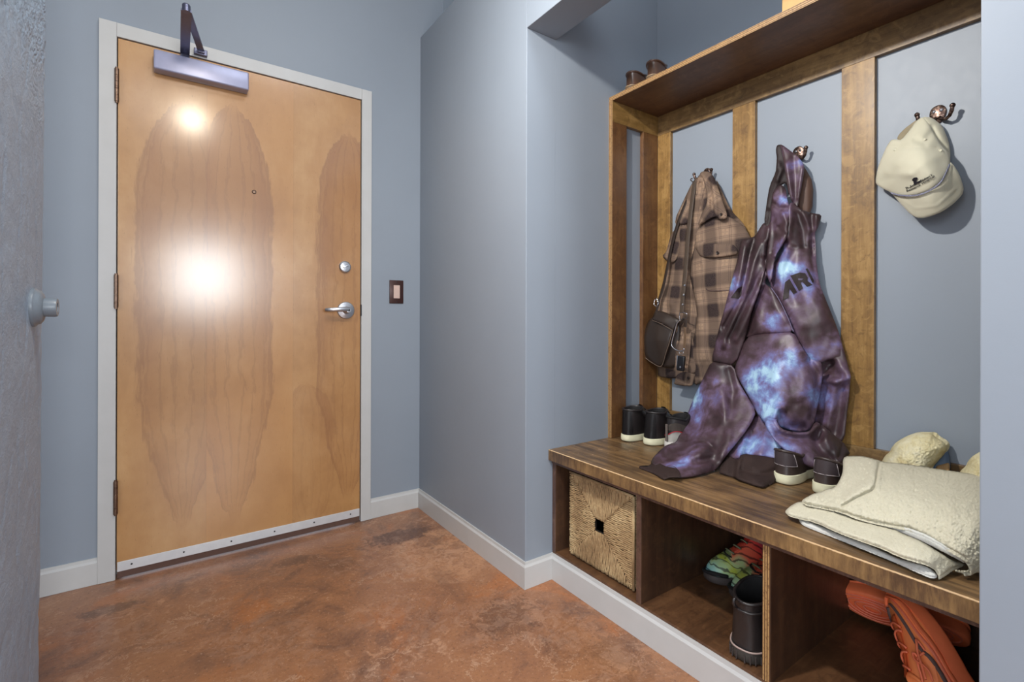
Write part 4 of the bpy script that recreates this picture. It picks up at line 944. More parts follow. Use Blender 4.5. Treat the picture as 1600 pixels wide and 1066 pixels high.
_, fcap = cloth('crown', G_([(490, 205), (520, 225), (560, 300), (590, 360), (640, 430), (695, 490), (702, 560), (680, 620), (640, 690), (560, 760), (450, 800), (370, 806), (300, 800), (230, 770), (150, 725), (134, 700), (150, 600), (180, 520), (215, 440), (250, 382), (290, 375), (330, 385), (400, 300), (440, 240)]),
      [(1441, 183, 1.759), (1402, 214, 1.763), (1377, 247, 1.763), (1369, 284, 1.763), (1388, 300, 1.752), (1433, 305, 1.701), (1455, 296, 1.691), (1472, 282, 1.697), (1485, 255, 1.735), (1472, 230, 1.745), (1425, 262, 1.680), (1400, 255, 1.709), (1440, 235, 1.696), (1455, 265, 1.677)], CAPM, cap,
      folds=[(G_([(400, 640), (520, 540), (640, 490)]), .004, 8), (G_([(240, 640), (390, 640)]), .004, 6), (G_([(210, 430), (400, 440), (600, 440)]), -.0025, 2.5), (G_([(440, 380), (500, 400), (560, 330)]), -.006, 6), (G_([(270, 640), (180, 700)]), -.005, 8)], puff=.014, rim=9, step=2.4, thick=.004, seed=40, wob=.002, back=1.803)
for a, b in ((505, 378), (285, 455), (625, 462)):
    px, py = G_([(a, b)])[0]; button(px, py, fcap, cap, .0045, CAPM)
BRAID = plain('grey_blue_braid', (136, 138, 158), .6)
cords = dense([(p[0], p[1], 0) for p in G_([(252, 782), (330, 802), (450, 800), (560, 757), (640, 686), (698, 565)])], 14)
for ph in (0, PI):
    bm = NB(); L = ln([(p.x + .35 * math.sin(i * 1.25 + ph), p.y + .9 * math.sin(i * 1.25 + ph)) for i, p in enumerate(cords)], fcap, .0035); tube(bm, L, .0012, 6); obj('braid', bm, BRAID, cap, True)
INK = plain('dark_print_ink', (26, 22, 30), .6)
def wrapped_text(name, txt, origin, dirx, diry, size, f, m, parent, lift=.003, thick=.0006, width=None):
    cu = bpy.data.curves.new('t', 'FONT'); cu.body = txt; cu.size = 1.0; cu.resolution_u = 3; cu.offset = .012
    to = bpy.data.objects.new('t', cu); C.objects.link(to)
    dg = bpy.context.evaluated_depsgraph_get(); dg.update()
    me = bpy.data.meshes.new_from_object(to.evaluated_get(dg)); bpy.data.objects.remove(to)
    xs = [v.co.x for v in me.vertices]; W = max(xs) - min(xs); k = (width / W) if width else size
    Q = np.array([(origin[0] + v.co.x * k * dirx[0] + v.co.y * size * diry[0], origin[1] + v.co.x * k * dirx[1] + v.co.y * size * diry[1]) for v in me.vertices])
    # bend the line of writing along the brim
    if callable(dirx[2] if len(dirx) > 2 else None): Q = np.array([dirx[2](*q) for q in Q])
    X = f(Q)
    bm = NB(); bm.from_mesh(me)
    bm.verts.ensure_lookup_table()
    for v, q, x in zip(bm.verts, Q, X): v.co = at(q[0], q[1], 'x', x - lift)
    g = bmesh.ops.extrude_face_region(bm, geom=bm.faces[:])
    for e in g['geom']:
        if isinstance(e, bmesh.types.BMVert): e.co.x += thick
    return obj(name, bm, m, parent)
bend = lambda x, y: (x, y + ((x - 1437) / 24.0) ** 2 * -1.6 + 1.0)
wrapped_text('logo_text', "St. Jude Children's", (1415.0, 296.3), (.884, -.468, bend), (-.30, -.95), 4.6, fcap, INK, cap, width=47)
wrapped_text('logo_text', "Research Hospital", (1416.5, 300.4), (.884, -.468, bend), (-.30, -.95), 4.6, fcap, INK, cap, width=49)
lg = lambda L: [(1395 + a / 17.77, 250 + b / 17.77) for a, b in L]
fl = lambda q: fcap(q) - .001
decal('logo_head', lg([(530, 570), (545, 520), (600, 488), (665, 485), (690, 500), (680, 545), (655, 580), (650, 610), (690, 600), (740, 590), (780, 540), (790, 545), (770, 595), (720, 630), (650, 665), (600, 680), (575, 640), (575, 600)]), fl, INK, cap, lift=.002, thick=.001, step=1.0)
bm = NB(); tube(bm, ln([(p.x, p.y) for p in dense([(a, b, 0) for a, b in lg([(450, 770), (600, 690), (780, 600), (960, 500)])], 5)], fcap, .0035), .0006, 5); obj('logo_line', bm, INK, cap)
# ------------------------------------------------------------------ folded bath towel at the pillar end of the bench
def m_terry(c1, c2):
    def f():
        v, x, y, z = coords(); n = nse(v, 12, 4); f_ = nse(v, 330, 3, .7); g = nse(v, 110, 4, .7)
        c = mix(n, rgb(c1), rgb(c2)); c = mix(smooth(g, .44, .30) * .3, c, rgb((160, 148, 120))); c = mix(smooth(f_, .55, .7) * .3, c, rgb((232, 228, 214)))
        return {'Base Color': c, 'Normal': bump(f_ + g, .55, .003)}
    return f
TER = mat('cream_terry', m_terry((196, 190, 168), (212, 206, 184)), rough=.95, spec=.15)
TERW = mat('pale_terry_hem', m_terry((206, 206, 200), (220, 220, 214)), rough=.9, spec=.15)
H_ = lambda L: [(1220 + a / 6.66, 700 + b / 6.66) for a, b in L]
I_ = lambda L: [(1400 + a / 7.614, 780 + b / 7.614) for a, b in L]
tow = thing('folded_towel', (1.45, .45, .494), 'thick cream towel folded in layers on the bench beside the pillar', 'towel')
BZ = .4935
low = H_([(185, 735), (260, 745), (450, 815), (640, 900), (900, 990)]) + I_([(0, 690), (200, 745), (330, 775), (430, 830), (470, 880), (492, 915), (470, 938), (400, 930), (250, 866), (0, 752)]) + H_([(880, 1062), (600, 950), (430, 885), (250, 812), (200, 775)])
cloth('lower_layer', low, [(1248, 812, .500), (1352, 860, .499), (1400, 877, .499), (1450, 900, .499), (1465, 898, .503), (1320, 836, .504), (1430, 880, .510)], TERW, tow, axis='z', puff=.003, rim=5, thick=.006, step=2.5, seed=50, back=BZ, wob=.001)
mid = H_([(45, 668), (55, 645), (120, 590), (190, 558), (300, 560), (600, 640), (800, 740), (1200, 850)]) + I_([(50, 400), (300, 500), (520, 640), (700, 730), (830, 768), (760, 800), (690, 830), (640, 860), (590, 900), (545, 925), (505, 945), (490, 890), (450, 818), (350, 762), (200, 728), (0, 658)]) + H_([(1200, 985), (1000, 1000), (820, 958), (600, 878), (350, 762), (170, 728), (80, 700)])
mid = H_([(45, 668), (55, 645), (120, 590), (190, 558), (300, 560), (600, 640), (800, 740), (1200, 850)]) + I_([(50, 400), (300, 500), (520, 640), (700, 730), (830, 768), (760, 800), (690, 830), (640, 860), (590, 900), (545, 925), (505, 945), (490, 890), (450, 818), (350, 762), (200, 728), (0, 658)]) + H_([(1060, 1040), (820, 958), (600, 878), (350, 762), (170, 728), (80, 700)])
_, fm = cloth('middle_layer', mid, [(1228, 800, .508), (1250, 786, .520), (1245, 809, .508), (1310, 832, .519), (1384, 858, .523), (1426, 876, .523), (1450, 882, .521), (1464, 897, .502), (1480, 896, .500), (1490, 889, .502), (1509, 880, .506), (1470, 868, .528), (1400, 840, .534), (1330, 812, .530)], TER, tow, axis='z', puff=.005, rim=6, thick=.008, step=2.5, seed=51, back=BZ, wob=.0015, shag=.0012)
hem = H_([(215, 560), (300, 585), (560, 640), (760, 730), (1100, 830), (1330, 905)]) + I_([(50, 395), (300, 490), (520, 600), (720, 700), (830, 768), (800, 690), (700, 620), (400, 430), (150, 335), (0, 300)]) + H_([(1200, 780), (700, 650), (400, 590), (250, 545)])
cloth('hem_layer', hem, [(1252, 784, .528), (1310, 800, .532), (1350, 812, .536), (1400, 825, .540), (1440, 842, .540), (1480, 862, .536), (1508, 878, .520)], TERW, tow, axis='z', puff=.003, rim=4, thick=.006, step=2.2, seed=52, wob=.001)
top = H_([(215, 555), (240, 530), (330, 480), (400, 462), (480, 430), (560, 410), (600, 360), (640, 270), (648, 200), (645, 130), (665, 88), (740, 84), (850, 85), (950, 108), (1045, 138), (1100, 150), (1250, 160)]) + [(1440, 729), (1480, 735), (1528, 742), (1562, 750), (1572, 800), (1566, 880), (1530, 890)] + I_([(960, 830), (900, 868), (830, 880), (750, 860), (690, 835), (760, 845), (860, 850), (868, 790), (820, 710), (700, 630), (500, 520), (300, 405), (150, 340), (0, 320)]) + H_([(1330, 850), (1200, 810), (950, 760), (780, 715), (630, 650), (400, 605), (270, 580)])
TC = [(1253, 784, .534), (1290, 768, .552), (1312, 750, .572), (1318, 720, .590), (1333, 713, .600), (1377, 721, .602), (1440, 729, .603), (1528, 742, .600), (1565, 752, .592), (1570, 880, .510), (1520, 895, .502), (1510, 878, .525), (1490, 866, .536), (1460, 849, .542), (1400, 822, .546), (1350, 808, .545), (1313, 797, .544), (1340, 765, .575), (1420, 775, .590), (1480, 800, .588), (1530, 830, .572), (1380, 770, .584)]
_, ft = cloth('upper_layer', top, TC, TER, tow, axis='z', puff=.006, rim=6, thick=.012, step=2.0, seed=53, wob=.0015, shag=.0016,
    folds=[(H_([(1030, 145), (1010, 250), (985, 390), (950, 440), (870, 480), (760, 530), (640, 605)]), -.0035, 2.0), (H_([(960, 130), (940, 380), (700, 520)]), .004, 10), (H_([(1060, 220), (1050, 420)]), -.0012, 2), (H_([(1090, 220), (1080, 420)]), -.0012, 2), (H_([(1120, 225), (1110, 420)]), -.0012, 2)])
# ------------------------------------------------------------------ sheepskin slippers standing behind the towel
def m_fleece():
    v, x, y, z = coords(); n = nse(v, 22, 5, .65); f_ = nse(v, 240, 4, .7)
    c = ramp(n, [(.3, rgb((196, 178, 128))), (.5, rgb((222, 212, 172))), (.7, rgb((232, 226, 200)))])
    return {'Base Color': c, 'Normal': bump(f_ + n, .7, .004)}
FLE = mat('sheepskin_fleece', m_fleece, rough=.95, spec=.1)
K_ = lambda L: [(1360 + a / 8.89, 650 + b / 8.89) for a, b in L]
SUE = plain('blue_slipper_suede', (92, 112, 138), .7); TAN = plain('tan_slipper_sole', (168, 134, 92), .7)
def slipper(dx, dy, X, label):
    t = thing('slipper', (X, .5, BZ), label, 'slipper', 'sheepskin slippers on the bench')
    sh = lambda L: [(a + dx, b + dy) for a, b in L]
    c0 = [(1380, 722, X), (1395, 700, X), (1432, 676, X + .01), (1475, 690, X + .015), (1480, 702, X + .01), (1440, 745, X - .05), (1400, 750, X - .04), (1470, 730, X - .01), (1435, 710, X - .015)]
    cloth('suede_side', sh(K_([(1000, 480), (1060, 470), (1085, 560), (1100, 700), (1098, 800), (1050, 860), (850, 850), (860, 690), (950, 600)])), [(a + dx, b + dy, x + .012) for a, b, x in c0], SUE, t, puff=.02, rim=8, thick=.03, step=3, seed=60, back=1.786, wob=0)
    cloth('sole', sh(K_([(900, 700), (1000, 670), (1090, 650), (1100, 745), (1095, 850), (900, 870)])), [(a + dx, b + dy, x + .004) for a, b, x in c0], TAN, t, puff=.012, rim=5, thick=.02, step=3, seed=61, back=1.786, wob=0)
    cloth('fleece', sh(K_([(150, 655), (165, 620), (200, 560), (270, 500), (290, 445), (350, 370), (440, 315), (540, 265), (640, 233), (750, 236), (860, 234), (905, 290), (1020, 355), (1060, 420), (1058, 480), (1000, 560), (940, 620), (860, 700), (800, 790), (700, 880), (400, 900), (160, 860)])), [(a + dx, b + dy, x) for a, b, x in c0], FLE, t, puff=.175, rim=36, thick=.05, step=1.5, seed=62, back=1.786, wob=.006, shag=.0045, wscale=12)
slipper(0, 0, 1.755, 'fluffy cream sheepskin slipper with a blue side, fully in view behind the folded towel')
slipper(119, 22, 1.735, 'fluffy cream sheepskin slipper half hidden by the bright pillar edge')
# ------------------------------------------------------------------ shoes
def frame(heel, toe, up):
    """matrix taking shoe space (x heel->toe, z up) to the world, heel bottom centre at 'heel'"""
    h = Vector(heel); xd = (Vector(toe) - h).normalized(); zd = Vector(up); zd = (zd - xd * zd.dot(xd)).normalized(); yd = zd.cross(xd)
    M = Matrix((xd, yd, zd)).transposed().to_4x4(); M.translation = h
    return M
def lobe(th, L, wb, wh, side=1, toe=.5):
    """outline of the sole: th=0 toe, pi heel"""
    c, s = math.cos(th), math.sin(th)
    x = L * (.5 + .5 * (abs(c) ** .82) * (1 if c > 0 else -1))
    t = x / L
    w = wh + (wb - wh) * (1 / (1 + math.exp(-(t - .45) * 11)))
    waist = 1 - .14 * math.exp(-((t - .40) / .16) ** 2)
    y = w * waist * (abs(s) ** .72) * (1 if s > 0 else -1)
    y += side * .010 * math.sin(PI * t) * (1 if t > .4 else .5)
    return x, y
def shoe(name, label, cat, group, heel, toe, up, mats, L=.29, wb=.052, wh=.036, sole_h=.028, back=.10, front=.10, cl=.125, crx=.052, cry=.030, toe_h=.052, side=1, laces=0, nl=5, sole_top=None, rand=None, heeltab=None, vamp=.55, groove=False, tilt=.0, toelift=.006, extra=None, lace_m=None):
    M = frame(heel, toe, up)
    t = thing(name, M.translation, label, cat, group)
    up_m, so_m, in_m = mats[:3]
    N = 56; NV = 16
    Cx = cl * .52
    def col(th):
        c, s = math.cos(th), math.sin(th)
        f = .5 + .5 * c
        return Vector((Cx + crx * c, cry * s + side * .004, back + (front - back) * f - .012 * (1 - abs(c)) ** 1.5 * (1 if back < .12 else .4)))
    def outl(th, z, k=1.0):
        x, y = lobe(th, L, wb, wh, side)
        x = L / 2 + (x - L / 2) * k; y *= k
        return Vector((x, y, z + toelift * max(0, (x / L - .62) / .38) ** 2))
    def P(u, v):
        th = 2 * PI * u; O = outl(th, sole_h - .004, .965); Cc = col(th); c = math.cos(th)
        f = max(0, c); 
        th_h = toe_h * (f ** .6) + (1 - f ** .6) * (sole_h + (Cc.z - sole_h) * .42)
        M1 = Vector((O.x + (.004 if c < 0 else -.003 * f), O.y * 1.03, sole_h + (th_h - sole_h) * (1.10 if f > .3 else .9)))
        w = vamp
        M2 = Vector((O.x * (1 - w) * f + Cc.x * (1 - (1 - w) * f) if f > 0 else Cc.x + (O.x - Cc.x) * .55, Cc.y + (O.y - Cc.y) * (.55 if f < .5 else .42), Cc.z - (Cc.z - sole_h) * (.28 if c < 0 else .30 + .30 * f)))
        b0, b1, b2, b3 = (1 - v) ** 3, 3 * v * (1 - v) ** 2, 3 * v * v * (1 - v), v ** 3
        return O * b0 + M1 * b1 + M2 * b2 + Cc * b3
    bm = NB()
    rows = []
    for j in range(NV + 1): rows.append([bm.verts.new(M @ P(i / N, j / NV)) for i in range(N)])
    top = rows[-1]
    ins = []
    for k, (sc, dz) in enumerate(((.985, .003), (.93, .003), (.88, -.004), (.84, -.020), (.84, -max(.03, back - sole_h - .012)))):
        r = []
        for i in range(N):
            q = col(2 * PI * i / N); ctr = Vector((Cx, side * .004, q.z))
            p = ctr + (q - ctr) * sc; p.z += dz
            if k == 4: p.z = sole_h + .006; p.x = Cx + (p.x - Cx) * 1.5 + .02
            r.append(bm.verts.new(M @ p))
        ins.append(r)
    allr = rows + ins
    for a, (A, Bq) in enumerate(zip(allr, allr[1:])):
        for i in range(N):
            f = bm.faces.new((A[i], A[(i + 1) % N], Bq[(i + 1) % N], Bq[i])); f.material_index = 1 if a > NV + 1 else 0
    f = bm.faces.new(allr[-1][::-1]); f.material_index = 1
    bm.faces.new(rows[0])
    obj('upper', bm, [up_m, in_m], t, True, 70)
    # sole
    bm = NB()
    prof = [(.93, 0), (.985, .002), (1.01, .006), (1.015, sole_h * .6), (1.005, sole_h), (.96, sole_h + .001)]
    R = [[bm.verts.new(M @ (outl(2 * PI * i / N, 0, k) + Vector((0, 0, z)))) for i in range(N)] for k, z in prof]
    for A, Bq in zip(R, R[1:]):
        for i in range(N): bm.faces.new((A[i], A[(i + 1) % N], Bq[(i + 1) % N], Bq[i]))
    bm.faces.new(R[0][::-1]); bm.faces.new(R[-1])
    so = obj('sole', bm, so_m, t, True, 50)
    if groove:
        for cx, rx, ry in ((.24, .19, .62), (.24, .13, .42), (.24, .07, .22), (.70, .26, .72), (.70, .20, .56), (.70, .14, .38), (.70, .07, .20)):
            pts = []
            for i in range(36):
                q = 2 * PI * i / 36; w = (wh if cx < .4 else wb)
                pts.append(M @ Vector((L * (cx + rx * math.cos(q)), w * ry * math.sin(q) + side * .006, -.0008 + toelift * max(0, (cx + rx * math.cos(q) - .62) / .38) ** 2)))
            bm = NB(); tube(bm, pts, .0022, 6, closed=True); obj('tread_ridge', bm, groove, so, True)
    if sole_top:
        bm = NB(); tube(bm, [M @ (outl(2 * PI * i / N, sole_h + .0015, 1.0)) for i in range(N)], .0022, 6, closed=True); obj('welt', bm, sole_top, t, True)
    if rand:
        bm = NB(); tube(bm, [M @ (col(2 * PI * i / N) + Vector((0, 0, .0015))) for i in range(N)], .0045, 8, closed=True); obj('collar_trim', bm, rand, t, True)
    if laces:
        lm = lace_m or laces
        # tongue
        bm = NB()
        def T(u, v):
            p = P(0, .45 + .55 * u); q = p + Vector((0, 0, .002)); a = (v - .5) * 2
            d = (P(.055, .45 + .55 * u) - P(-.055 % 1, .45 + .55 * u)) * .5
            ex = Vector((-.002, 0, .006)) * max(0, (u - .75) / .25)
            return M @ (q + d * a * .9 + ex + Vector((0, 0, .003 * (1 - a * a))))
        grid(bm, T, 10, 6); bm2 = bm
        bmesh.ops.solidify(bm, geom=bm.faces[:], thickness=.003)
        obj('tongue', bm, laces if not lace_m else up_m, t, True)
        for k in range(nl):
            v0 = .52 + .40 * k / max(1, nl - 1); pts = []
            for j in range(9):
                a = (j / 8 - .5) * 2; u = (a * .075) % 1
                pts.append(M @ (P(u, v0 + .03 * a * (1 if k % 2 else -1)) + Vector((0, 0, .0045 + .004 * (1 - a * a)))))
            bm = NB(); tube(bm, pts, .0024, 7); obj('lace', bm, lm, t, True)
    if extra: extra(t, M, P, col, outl)
    return t
def leather(name, c, rough=.35, coat=.2): 
    def f():
        v, x, y, z = coords(); n = nse(v, 26, 5, .6); g = nse(v, 260, 3)
        a = rgb(c); d = tuple(q * .6 for q in a[:3]) + (1,); l = tuple(min(1, q * 1.35) for q in a[:3]) + (1,)
        return {'Base Color': mix(n, d, l), 'Normal': bump(n * 2 + g * .4, .22, .003), 'Roughness': rough + n * .15}
    return mat(name, f, coat=coat, coat_rough=.3)
BLK = leather('black_leather', (36, 31, 31)); CRM = plain('cream_rubber_sole', (224, 220, 188), .5); BLKIN = plain('black_shoe_lining', (18, 16, 17), .8)
def heel_patch(m1, z0, z1, hw, piping=None):
    def ex(t, M, P, col, outl):
        bm = NB()
        def S(u, v):
            uu = .5 + (u - .5) * hw * 2; p = P(uu, z0 + (z1 - z0) * v); n = (p - Vector((.05, 0, p.z))).normalized()
            return M @ (p + n * .002)
        grid(bm, S, 10, 6); bmesh.ops.solidify(bm, geom=bm.faces[:], thickness=.0012); obj('heel_patch', bm, m1, t, True, 60)
        if piping:
            pts = [S(0, 1), S(0, .5), S(0, 0)] + [S(k / 6, 0) for k in range(7)] + [S(1, .5), S(1, 1)]
            bm = NB(); tube(bm, pts, .0011, 6); obj('patch_stitching', bm, piping, t, True)
    return ex
seamx = heel_patch(BLK, .05, .95, .10)
shoe('chukka_shoe', 'black leather ankle shoe with cream sole on the bench, nearest the corner boards', 'shoe', 'black ankle shoes with cream soles', (1.500, 1.354, BZ), (1.785, 1.358, BZ), (0, 0, 1), (BLK, CRM, BLKIN), L=.268, wb=.048, wh=.041, sole_h=.026, back=.124, front=.128, cl=.115, crx=.046, cry=.037, side=1, laces=BLK, lace_m=BLKIN, nl=4, rand=BLK, extra=seamx)
shoe('chukka_shoe', 'black leather ankle shoe with cream sole on the bench, beside the white sneaker', 'shoe', 'black ankle shoes with cream soles', (1.528, 1.263, BZ), (1.79, 1.274, BZ), (0, 0, 1), (BLK, CRM, BLKIN), L=.245, wb=.048, wh=.041, sole_h=.026, back=.126, front=.130, cl=.115, crx=.046, cry=.037, side=-1, laces=BLK, lace_m=BLKIN, nl=4, rand=BLK, extra=seamx)
WHT = plain('white_sneaker_leather', (214, 210, 202), .45); GRY = plain('grey_sneaker_mesh', (98, 88, 82), .8); RED = plain('red_piping', (170, 36, 44), .5)
def sneak_x(t, M, P, col, outl):
    for nm, m, v0, v1, off in (('white_heel_panel', WHT, .0, .42, .002), ('grey_collar_panel', GRY, .46, .80, .002)):
        bm = NB()
        def S(u, v, v0=v0, v1=v1, off=off):
            uu = (.26 + u * .5); p = P(uu, v0 + (v1 - v0) * v * (.75 + .25 * math.cos(u * 9))); n = (p - Vector((.08, 0, p.z))).normalized(); return M @ (p + n * off)
        grid(bm, S, 24, 6); bmesh.ops.solidify(bm, geom=bm.faces[:], thickness=.0012); obj(nm, bm, m, t, True, 60)
    bm = NB(); tube(bm, [M @ (P(.26 + .5 * k / 24, .44 * (.75 + .25 * math.cos(k / 24 * 9))) + (P(.26 + .5 * k / 24, .4) - Vector((.08, 0, P(.26 + .5 * k / 24, .4).z))).normalized() * .003) for k in range(25)], .0018, 6); obj('red_edge', bm, RED, t, True)
    bm = NB(); bx(bm, -.004, 0, -.005, .005, sole_z + .002, .095, .001); bmesh.ops.transform(bm, matrix=M, verts=bm.verts); obj('heel_tab', bm, GRY, t)
sole_z = .028
shoe('sneaker', 'white sneaker with black collar and red edging, partly behind the hoodie sleeve', 'shoe', None, (1.548, 1.182, BZ), (1.78, 1.165, BZ), (0, 0, 1), (BLK, WHT, BLKIN), L=.225, wb=.046, wh=.036, sole_h=.028, back=.118, front=.122, cl=.11, crx=.046, cry=.036, side=-1, laces=BLK, lace_m=WHT, nl=3, rand=BLKIN, extra=sneak_x)
BRN = leather('dark_brown_leather', (58, 46, 42)); TPE = plain('taupe_heel_patch', (92, 80, 82), .5); PSTR = plain('pale_stitching', (160, 150, 150), .5)
hp = heel_patch(TPE, .38, .96, .13, PSTR)
shoe('low_shoe', 'brown low shoe with cream sole under the hoodie sleeve, next to the waistband', 'shoe', 'brown low shoes with cream soles', (1.506, .738, BZ), (1.78, .745, BZ), (0, 0, 1), (BRN, CRM, BLKIN), L=.255, wb=.048, wh=.042, sole_h=.028, back=.097, front=.085, cl=.12, crx=.050, cry=.036, side=1, rand=BRN, extra=hp)
shoe('low_shoe', 'brown low shoe with cream sole on the bench, half covered by the towel corner', 'shoe', 'brown low shoes with cream soles', (1.508, .632, BZ), (1.78, .635, BZ), (0, 0, 1), (BRN, CRM, BLKIN), L=.255, wb=.048, wh=.042, sole_h=.030, back=.100, front=.068, cl=.12, crx=.050, cry=.036, side=-1, toe_h=.045, rand=BRN, extra=hp)
# dress shoes on the shelf
DRS = leather('brown_dress_leather', (98, 70, 54), .25, .5); HEELM = plain('stacked_heel', (92, 74, 56), .35)
def dress(label, heel, toe):
    shoe('dress_shoe', label, 'shoe', 'brown leather shoes on the shelf', heel, toe, (0, 0, 1), (DRS, HEELM, BLKIN), L=.27, wb=.048, wh=.036, sole_h=.022, back=.082, front=.090, cl=.12, crx=.052, cry=.032, side=1, laces=DRS, lace_m=BLKIN, nl=4, sole_top=plain('pale_welt', (150, 128, 100), .4), rand=DRS, extra=heel_patch(DRS, .1, .9, .05))
dress('brown leather shoe at the far end of the shelf, tight to the alcove side wall', (1.520, 1.355, 1.9115), (1.78, 1.375, 1.9115))
dress('brown leather shoe on the shelf, the one farther from the side wall', (1.522, 1.245, 1.9115), (1.78, 1.30, 1.9115))
# board game box
bxm = plain('golden_box_card', (190, 150, 92), .5)
bo = thing('shelf_box', (1.62, .60, 1.9115), 'golden brown cardboard box standing on the shelf above the rack', 'box')
bm = NB(); bx(bm, 1.512, 1.72, .45, .742, 1.9115, 2.02, .0015); obj('carton', bm, bxm, bo)
# ------------------------------------------------------------------ cubby: rainbow sneakers, boot, orange sneakers
def m_rainbow():
    v, x, y, z = coords()
    q = (x * .75 - y * .65)                     # along the shoe from toe to heel
    w = nse(v, 16, 3, .5, .8)
    hue = fclamp(((x - 1.49) * .93 - (y - .975) * .37) * 3.6 + (z - .15) * 2.2 + (w - .5) * .5 + .05)
    c = ramp(hue, [(.0, rgb((120, 180, 190))), (.16, rgb((170, 206, 170))), (.30, rgb((186, 196, 70))), (.42, rgb((176, 196, 140))), (.54, rgb((232, 110, 80))), (.80, rgb((226, 66, 58))), (1.0, rgb((90, 50, 90)))])
    st = ffrac(z * 42 + w * 2.4 + x * 20)
    c = mix(smooth(fabs(st - .5), .30, .44) * .8, c, rgb((34, 30, 30)))
    return {'Base Color': c, 'Normal': bump(smooth(fabs(st - .5), .25, .5), -.6, .004)}
RBW = mat('rainbow_wave_knit', m_rainbow, rough=.5); DSOL = plain('dark_taupe_sole', (70, 62, 60), .6)
BLKK = plain('black_knit', (22, 20, 22), .8)
def tongue_loops(t, M, P, col, outl):
    for k in range(3):
        bm = NB(); pts = [M @ (P((a * .06) % 1, .58 + .13 * k) + Vector((0, 0, .006 + .006 * (1 - a * a)))) for a in (-1, -.5, 0, .5, 1)]
        tube(bm, pts, .005, 8, flat=.5); obj('lace_loop', bm, plain('olive_webbing', (120, 124, 96), .6), t, True)
    bm = NB(); tube(bm, [M @ (outl(a, .030, 1.0) + Vector((0.001, 0, .006 * math.sin(a * 3)))) for a in [(-.9 + 1.8 * k / 16) for k in range(17)]], .006, 8); obj('toe_bumper', bm, BLKK, t, True)
FZ = .1045
for lab, hl, te, sd in (('rainbow striped sneaker in the middle cubby, farther back and to the left', (1.762, .868, FZ), (1.490, .965, FZ), 1), ('rainbow striped sneaker in the middle cubby, behind the black boot', (1.735, .755, FZ), (1.462, .858, FZ), -1)):
    shoe('rainbow_sneaker', lab, 'shoe', 'rainbow striped sneakers', hl, te, (0, 0, 1), (RBW, DSOL, BLKIN), L=.30, wb=.050, wh=.038, sole_h=.026, back=.110, front=.140, cl=.13, crx=.054, cry=.032, toe_h=.082, side=sd, laces=BLKK, lace_m=BLKK, nl=2, rand=BLKK, vamp=.62, extra=tongue_loops)
def boot_x(t, M, P, col, outl):
    bm = NB(); tube(bm, [M @ (P(k / 40, .80) * 1.0 + (P(k / 40, .80) - Vector((.065, 0, P(k / 40, .80).z))).normalized() * .0015) for k in range(41)], .0035, 8); obj('collar_roll', bm, BLK, t, True)
    p = M @ (P(.46, .97) + Vector((-.006, .006, 0))); bm = NB(); tube(bm, [p + Vector((0, 0, -.012)), p + Vector((-.006, .002, -.004)), p + Vector((-.006, .002, .006)), p + Vector((0, 0, .012))], .004, 8); obj('pull_loop', bm, BLK, t, True)
    for k in range(3):
        bm = NB(); a = M @ Vector((.125 + .012 * k, -.012 + .008 * k, .155 - .012 * k)); b = M @ Vector((.128 + .012 * k, .018, .15 - .012 * k)); tube(bm, [a, (a + b) / 2 + Vector((0, 0, .004)), b], .0028, 6); obj('lace', bm, plain('blue_grey_lace', (70, 84, 120), .6), t, True)
    # tread blocks round the heel
    for k in range(14):
        th = PI * .62 + PI * .76 * k / 13; c0 = outl(th, .013, 1.022); c1 = outl(th + .05, .013, 1.022)
        bm = NB(); tube(bm, [M @ (c0 + Vector((0, 0, -.010))), M @ (c0 + Vector((0, 0, .010)))], .0018, 6); obj('tread_block', bm, DSOL, t)
shoe('ankle_boot', 'black leather ankle boot with a pale welt line standing in the middle cubby', 'boot', None, (1.212, .694, FZ), (1.50, .720, FZ), (0, 0, 1), (BLK, plain('dark_boot_sole', (58, 54, 50), .6), BLKIN), L=.30, wb=.058, wh=.058, sole_h=.030, back=.150, front=.172, cl=.130, crx=.064, cry=.044, side=-1, laces=BLK, lace_m=BLK, nl=4, sole_top=plain('pale_boot_welt', (172, 150, 142), .5), rand=BLK, extra=boot_x)
def m_orange():
    v, x, y, z = coords(); n = nse(v, 18, 4); g = nse(v, 420, 2)
    return {'Base Color': mix(n, rgb((250, 128, 66)), rgb((255, 156, 96))), 'Normal': bump(g + n, .2, .001)}
ORG = mat('orange_mesh', m_orange, rough=.6); ORS = plain('orange_red_rubber', (250, 124, 78), .55); ORL = plain('orange_lace', (250, 128, 90), .6); GYS = plain('grey_suede_overlay', (104, 84, 80), .8); ORR = plain('pale_orange_ridge', (236, 128, 98), .55)
def orange_x(t, M, P, col, outl):
    for sgn in (1, -1):
        for nm, m, pts, r in (('grey_overlay', GYS, [(.02, .30), (.07, .38), (.12, .46), (.17, .55), (.22, .50), (.30, .40)], .0055), ('sole_wave', ORS, [(.0, .10), (.06, .16), (.12, .10), (.2, .20), (.3, .12), (.42, .22), (.5, .18)], .007), ('side_stripe', ORR, [(.04, .2), (.12, .28), (.2, .34), (.3, .26), (.4, .34), (.47, .45)], .004)):
            D = dense([(a, b, 0) for a, b in pts], 5); q = []
            for d in D:
                p = P((sgn * d.x) % 1, min(.98, d.y)); n = (p - Vector((.12, 0, p.z))).normalized(); q.append(M @ (p + n * .001))
            bm = NB(); tube(bm, q, r, 8, flat=.5); obj(nm, bm, m, t, True)
def loops(t, base, seedv):
    for i, L in enumerate(base):
        bm = NB(); tube(bm, dense(L, 6), .0026, 7); obj('loose_lace', bm, ORL, t, True)
